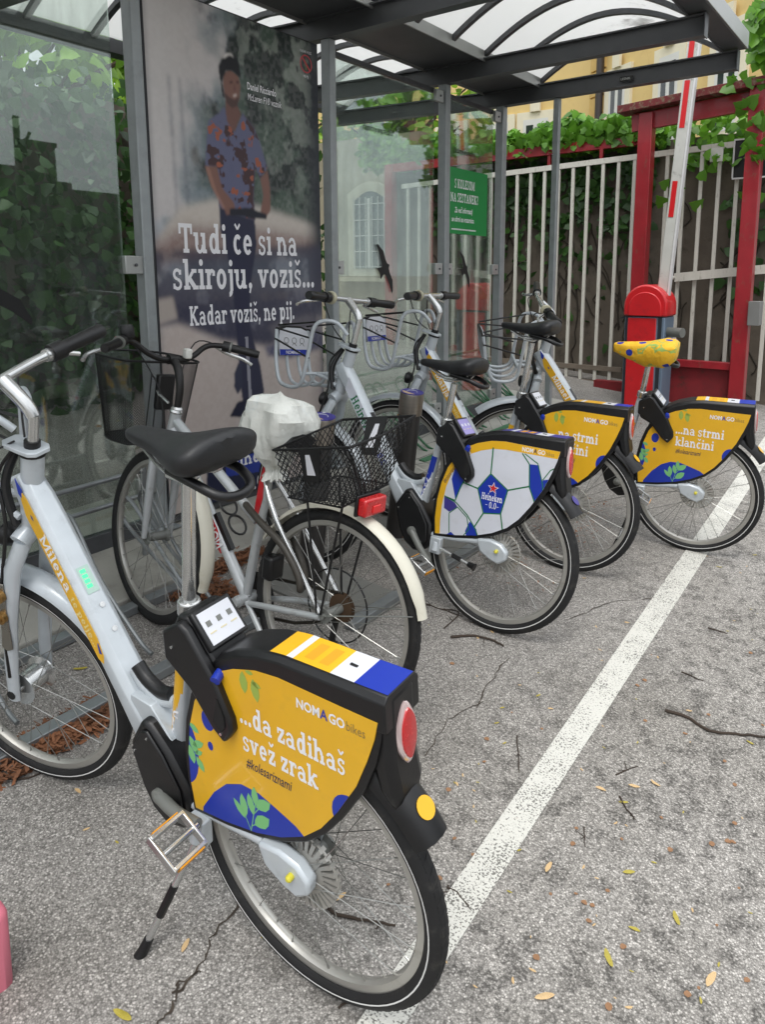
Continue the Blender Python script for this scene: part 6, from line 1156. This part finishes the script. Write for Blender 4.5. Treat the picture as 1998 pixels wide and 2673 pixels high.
def win(x0, x1, z0, z1, yw, YBd):
    s_ = YBd(MB().box(((x0 + x1) / 2, yw - .03, (z0 + z1) / 2), (x1 - x0 + .30, .06, z1 - z0 + .30)), 'window_surround', cream); YBd(MB().box(((x0 + x1) / 2, yw - .085, z1 + .26), (.22, .05, .24)), 'keystone', cream, s_); YBd(MB().box(((x0 + x1) / 2, yw - .055, (z0 + z1) / 2), (x1 - x0, .02, z1 - z0)), 'window_frame', wframe, s_)
    m_ = (x0 + x1) / 2
    for a, b in ((x0 + .07, m_ - .05), (m_ + .05, x1 - .07)): YBd(MB().box(((a + b) / 2, yw - .064, (z0 + z1) / 2 - .02), (b - a, .012, z1 - z0 - .18)), 'pane', pane_m, s_)
for x0 in (.80, 2.22, 3.55, 4.95): win(x0 - .24, x0 + .24, 3.8, 5.22, 0.0, YR)
for x0 in (-7.1, -8.0, -9.1): win(x0, x0 + .55, 3.4, 4.75, 14.5, YBd)
YR(MB().box((2.7, -.1, 8.3), (5.8, .8, .3)), 'cornice', cream); YBd(MB().tube([(-9, 13.8, 4.9), (-5.5, 13.8, 5.75), (-4.6, 13.85, 5.95)], .012, 5), 'cable', blk)
# ---------------------------------------------------------------- trees behind the glass
def tree(x, y, h, r, n, label, size=.2):
    t = thing('tree', label, 'tree', Matrix.Translation((x, y, gz(x, y))), 'trees behind the shelter'); tk = MB(); bark = mat('bark', (70, 58, 46), .95, var=.2, bump=.6, bscale=30); tk.tube([(0, 0, 0), (.06, .03, h * .3), (-.05, .08, h * .62), (.02, 0, h * .9)], [.17, .13, .09, .03], 10)
    cl = []
    for i in range(22):
        a_ = U(0, 6.28); z = h * U(.42, 1.0); rr = r * (1 - abs((z / h - .68) / .45) ** 2 * .7) * U(.3, 1.0); p = Vector((rr * cos(a_), rr * sin(a_), z)); cl.append((p, U(.35, .75))); tk.tube([(0, 0, z * .72), p * .6 + Vector((0, 0, z * .3)), p], [.05, .03, .01], 6)
    tk.build('trunk', bark, t); mb = MB()
    for p, s in cl:
        for _ in range(n // 22):
            d = Vector((random.gauss(0, 1), random.gauss(0, 1), random.gauss(0, .8))); d = d.normalized() * s * U(.3, 1) ** .5; c = p + d; nr = (d.normalized() + Vector((0, 0, .5))).normalized(); dr = Vector((random.gauss(0, 1), random.gauss(0, 1), -.6)); dr = dr - nr * dr.dot(nr); mb.add(leaf_pts(c, dr, nr, size * U(.6, 1.2)), LF)
    tag(mb.build('crown', tree_m, t, smooth=60), kind='stuff'); return t
tree(-9.6, 8.0, 6.2, 1.9, 2400, 'light green tree filling the upper view through the glass beside the poster'); tree(-11.5, 11.5, 7.0, 2.2, 1900, 'light green tree behind the barred window house'); tree(-8.4, 4.6, 5.4, 1.7, 1800, 'light green tree behind the ivy wall on the left'); tree(-7.3, 10.6, 5.0, 1.3, 1200, 'slender light green tree left of the white fence')
# ---------------------------------------------------------------- house across the yard, mirrored in the left pane
ho = thing('house', 'ivy covered house with chimney mirrored in the left glass pane', 'house', Matrix.Translation((8, 8, gz(7, 8)))); OI = ho.matrix_world.inverted(); OBd = lambda mb, nm, mt, par=ho, **k: mb.build(nm, mt, par, xf=lambda p: OI @ p, **k); dk_ = mat('ivy_house_wall', (44, 58, 40), .95, var=.4, vscale=5, bump=1, bscale=20)
OBd(MB().box((9.2, 5.0, 1.4), (2.4, 7.4, 4.0)), 'wall', dk_); OBd(MB().box((9.2, 11.0, 1.4), (2.4, 4.7, 3.75)), 'wall', dk_); OBd(MB().box((8.15, 8.13, 3.6), (.30, .56, .95)), 'chimney', dk_); OBd(MB().box((8.15, 8.13, 4.06), (.36, .62, .08)), 'chimney_cap', dk_)
OBd(MB().tube([(8.1, 7.72, 3.3), (8.1, 7.75, 4.5)], .06, 8).tube([(8.1, 7.80, 3.9), (8.1, 8.0, 4.25)], .03, 6), 'vent_pipe', dk_); OBd(MB().box((8.6, 7.5, 3.45), (.8, .6, .35)), 'dormer', dk_)
for y in (6.2, 7.6, 9.0): OBd(MB().box((7.99, y, 1.2), (.04, .7, 1.5)), 'window', pane_m)
# ================================================================ litter on the yard
dry = mat('dry_leaf', (196, 166, 122), .7, var=.25, vscale=30); dry2 = mat('yellow_green_leaf', (164, 150, 60), .6, var=.25, vscale=30); dry3 = mat('brown_leaf', (140, 104, 74), .75, var=.3, vscale=30); twm = mat('twig_bark', (60, 50, 42), .9, var=.2)
lm = []
for k in range(9):
    b = MB(); pr = [(0, 0), (.12, .10), (.30, .17 + .05 * random.random()), (.62, .20), (.9, .10), (1, 0), (.9, -.07), (.6, -.12), (.28, -.10), (.1, -.05)]
    if k % 3 == 2: pr = [(0, 0), (.15, .3), (.5, .42), (.85, .25), (1, 0), (.8, -.3), (.45, -.42), (.12, -.28)]
    cu = random.uniform(.1, .4); c_ = [(.5, .02, cu * .3)] + [(a - 0, y, cu * ((a - .5) ** 2) + abs(y) * .5 * random.random() + .04) for a, y in pr]; n_ = len(pr)
    b.add([Vector(p) for p in c_], [(0, 1 + i, 1 + (i + 1) % n_) for i in range(n_)]); lm.append(b.mesh('fallen_leaf', (dry, dry2, dry3)[k % 3], 60))
LBL = ('small dry tan winged seed lying on the asphalt', 'small yellow green leaf lying on the asphalt', 'small brown leaf scrap lying on the asphalt'); GRP = ('dry winged seeds on the asphalt', 'yellow green leaves on the asphalt', 'brown leaf scraps on the asphalt')
def leaf_at(px, py, kind, size, ang):
    k = kind + 3 * random.randrange(3); x, y = pxg(px, py); o = bpy.data.objects.new('fallen_leaf', lm[k]); C.objects.link(o); o.matrix_world = GM(x, y, ang, .001) @ Matrix.Scale(size, 4); tag(o, LBL[kind], 'leaf', GRP[kind])
for px, py, kd, s, a in ((1555, 2055, 0, .034, .1), (1640, 2050, 0, .036, .3), (1725, 2055, 0, .036, 2.9), (1615, 2095, 1, .03, .6), (1425, 2280, 0, .04, 1.6), (1625, 2280, 1, .036, .7), (1775, 2420, 1, .042, 2.2), (1640, 2420, 1, .03, .2), (1600, 2530, 1, .048, 2.3), (1395, 2610, 0, .048, .8), (1845, 2580, 0, .05, 1.4), (1505, 1880, 1, .02, 1.7), (1400, 1820, 1, .025, 1.3), (1290, 1890, 1, .02, 1.0), (1430, 1850, 0, .022, .5), (1790, 1855, 0, .024, .4), (1970, 1945, 1, .028, 2.9), (475, 2490, 0, .036, 2.0), (295, 2640, 1, .05, .2), (680, 2450, 1, .032, .9), (875, 2355, 0, .036, 1.4), (215, 2170, 0, .02, 1.2), (300, 2195, 1, .016, 0), (575, 2170, 0, .026, .1), (1230, 2230, 2, .016, .3), (1260, 1990, 2, .013, 1), (1395, 2090, 2, .014, 2), (1320, 2180, 2, .014, .6), (1350, 2145, 2, .016, 1.4), (1530, 2400, 2, .016, 0), (1620, 2475, 2, .018, 1), (1590, 2640, 2, .02, 2), (1785, 2595, 2, .018, .5), (1890, 1990, 2, .014, 1.3), (1870, 1480, 1, .03, .4), (1965, 1450, 1, .028, .8), (1840, 1290, 1, .022, .2), (1305, 1600 + 250, 1, .02, 1), (1060, 1790, 1, .02, .8), (1720, 1720, 0, .02, 2.1), (1630, 1625, 0, .024, .4), (1560, 1640, 0, .02, 2.4), (1520, 1510, 0, .022, .7), (1290, 1655, 0, .03, 2.6), (1250, 1670, 0, .026, 2.3), (1480, 1500, 0, .02, .1), (1540, 2360, 2, .014, 0), (1700, 2250, 1, .016, .3), (1500, 2160, 2, .012, 0), (195, 1990 + 70, 0, .03, 0), (190, 1750, 1, .05, .9), (230, 1850, 1, .04, .4)): leaf_at(px, py, kd, s * 1.0, a)
for i in range(120):
    px, py = random.uniform(1000, 1998), random.uniform(1450, 2660)
    x, y = pxg(px, py)
    if x < -1.0 and random.random() < .5: continue
    leaf_at(px, py, random.choice((0, 0, 1, 2, 2)), random.uniform(.008, .02), random.uniform(0, 6.28))
def twig(pts, r, label):
    P_ = [Vector(gp(*pxg(*p), r * .9)) for p in pts]; b = MB().tube([p + Vector((random.gauss(0, .002), random.gauss(0, .002), 0)) for p in smooth_path(P_, 4)], [r, r * .5], 6)
    for k in range(2):
        i = random.randrange(0, len(P_) - 1); q = P_[i].lerp(P_[i + 1], .5); e = q + Vector((random.uniform(-.04, .04), random.uniform(-.04, .04), .004)); b.tube([q, e], [r * .5, r * .3], 5)
    tag(b.build('twig', twm), label, 'twig', 'twigs on the asphalt')
for pts, r, lab in (([(1735, 1857), (1790, 1872), (1850, 1910), (1920, 1918), (1998, 1925), (2080, 1925)], .006, 'long dark forked twig on the asphalt at the right edge'), ([(1180, 1665), (1240, 1662), (1290, 1675), (1315, 1690)], .006, 'curved brown twig behind the football bike wheel'), ([(1170, 2315), (1200, 2340), (1225, 2370)], .003, 'thin twig lying on the white line near the front wheel'), ([(1615, 2080), (1640, 2115), (1655, 2140)], .003, 'short dark twig among the tan seeds'), ([(1525, 2160), (1527, 2210)], .002, 'short straight twig in the middle of the yard'), ([(1610, 2022), (1665, 2000)], .0025, 'thin twig right of the white line'), ([(1780, 1755), (1835, 1778)], .003, 'thin twig near the upper right of the yard'), ([(850, 2360), (880, 2390), (960, 2405), (1030, 2420)], .005, 'brown twig inside the front rear wheel of the nearest bike'), ([(0, 2035), (60, 2035), (110, 2020)], .004, 'dark twig beside the leaf litter under the nearest bike'), ([(880, 2630), (940, 2600), (960, 2580)], .003, 'dark twig near the bottom edge of the photo'), ([(1160, 1640), (1200, 1600), (1150, 1590)], .003, 'thin hooked twig beside the ivory fender'), ([(1105, 1575), (1150, 1590), (1210, 1610)], .003, 'thin straight twig beside the ivory fender'), ([(1850, 1640), (1900, 1655)], .003, 'short twig at the right beyond the line'), ([(1270, 1190 + 450), (1330, 1640)], .003, 'small twig under the football bike'), ([(1350, 1920), (1358, 2020)], .0025, 'thin upright twig left of the white line'), ([(1065, 1855), (1085, 1950)], .003, 'thin twig behind the tail light of the nearest bike')): twig(pts, r, lab)
# leaf litter and bark chips in the slots of the rack
def litter(name, label, boxes, n, s):
    b = MB()
    for (x0, x1, y0, y1) in boxes:
        for _ in range(n):
            x, y = random.uniform(x0, x1), random.uniform(y0, y1); c = gp(x, y, random.uniform(.002, .03)); a = random.uniform(0, 6.28); d = G3 @ Vector((cos(a), sin(a), random.uniform(-.4, .4))); e = G3 @ Vector((-sin(a), cos(a), random.uniform(-.4, .4))); q = s * random.uniform(.4, 1.3); w = q * random.uniform(.12, .6); b.add([c, c + d * q + e * w * .4, c + d * q * .8 + e * w, c + e * w * .7], [(0, 1, 2, 3)])
    o = b.build(name, mat('litter_chips', (124, 82, 56), .9, var=.5, vscale=9), smooth=0); tag(o, label, 'leaf litter', kind='stuff')
litter('leaf_litter', 'rusty brown leaf litter heaped along the rack rail', [(-2.02, -1.92, .75, 1.42), (-2.06, -1.95, 1.0, 1.3)], 1300, .028); litter('leaf_litter', 'brown needles under the city bike', [(-2.45, -2.15, 1.85, 2.1), (-2.55, -2.45, 2.1, 2.45)], 900, .03); litter('leaf_litter', 'scattered brown litter under the far share bikes', [(-2.1, -1.2, 2.9, 4.0), (-1.9, -1.3, 3.6, 4.4), (-2.3, -1.5, 5.2, 7.2)], 420, .018)
# pink block cut by the lower left corner
pc = [gp(*pxg(-60, 2440)), gp(*pxg(36, 2640))]
pk = MB(); x, y = pxg(0, 2600); pk.box((0, 0, .0), (.06, .30, .22)); tag(pk.build('pink_block', mat('pink_plastic', (214, 120, 138), .45, var=.05), bevel=.02, M=GM(-1.40, .472, rad(-8), .09)), 'pink block cut off by the lower left corner of the photo', 'block')
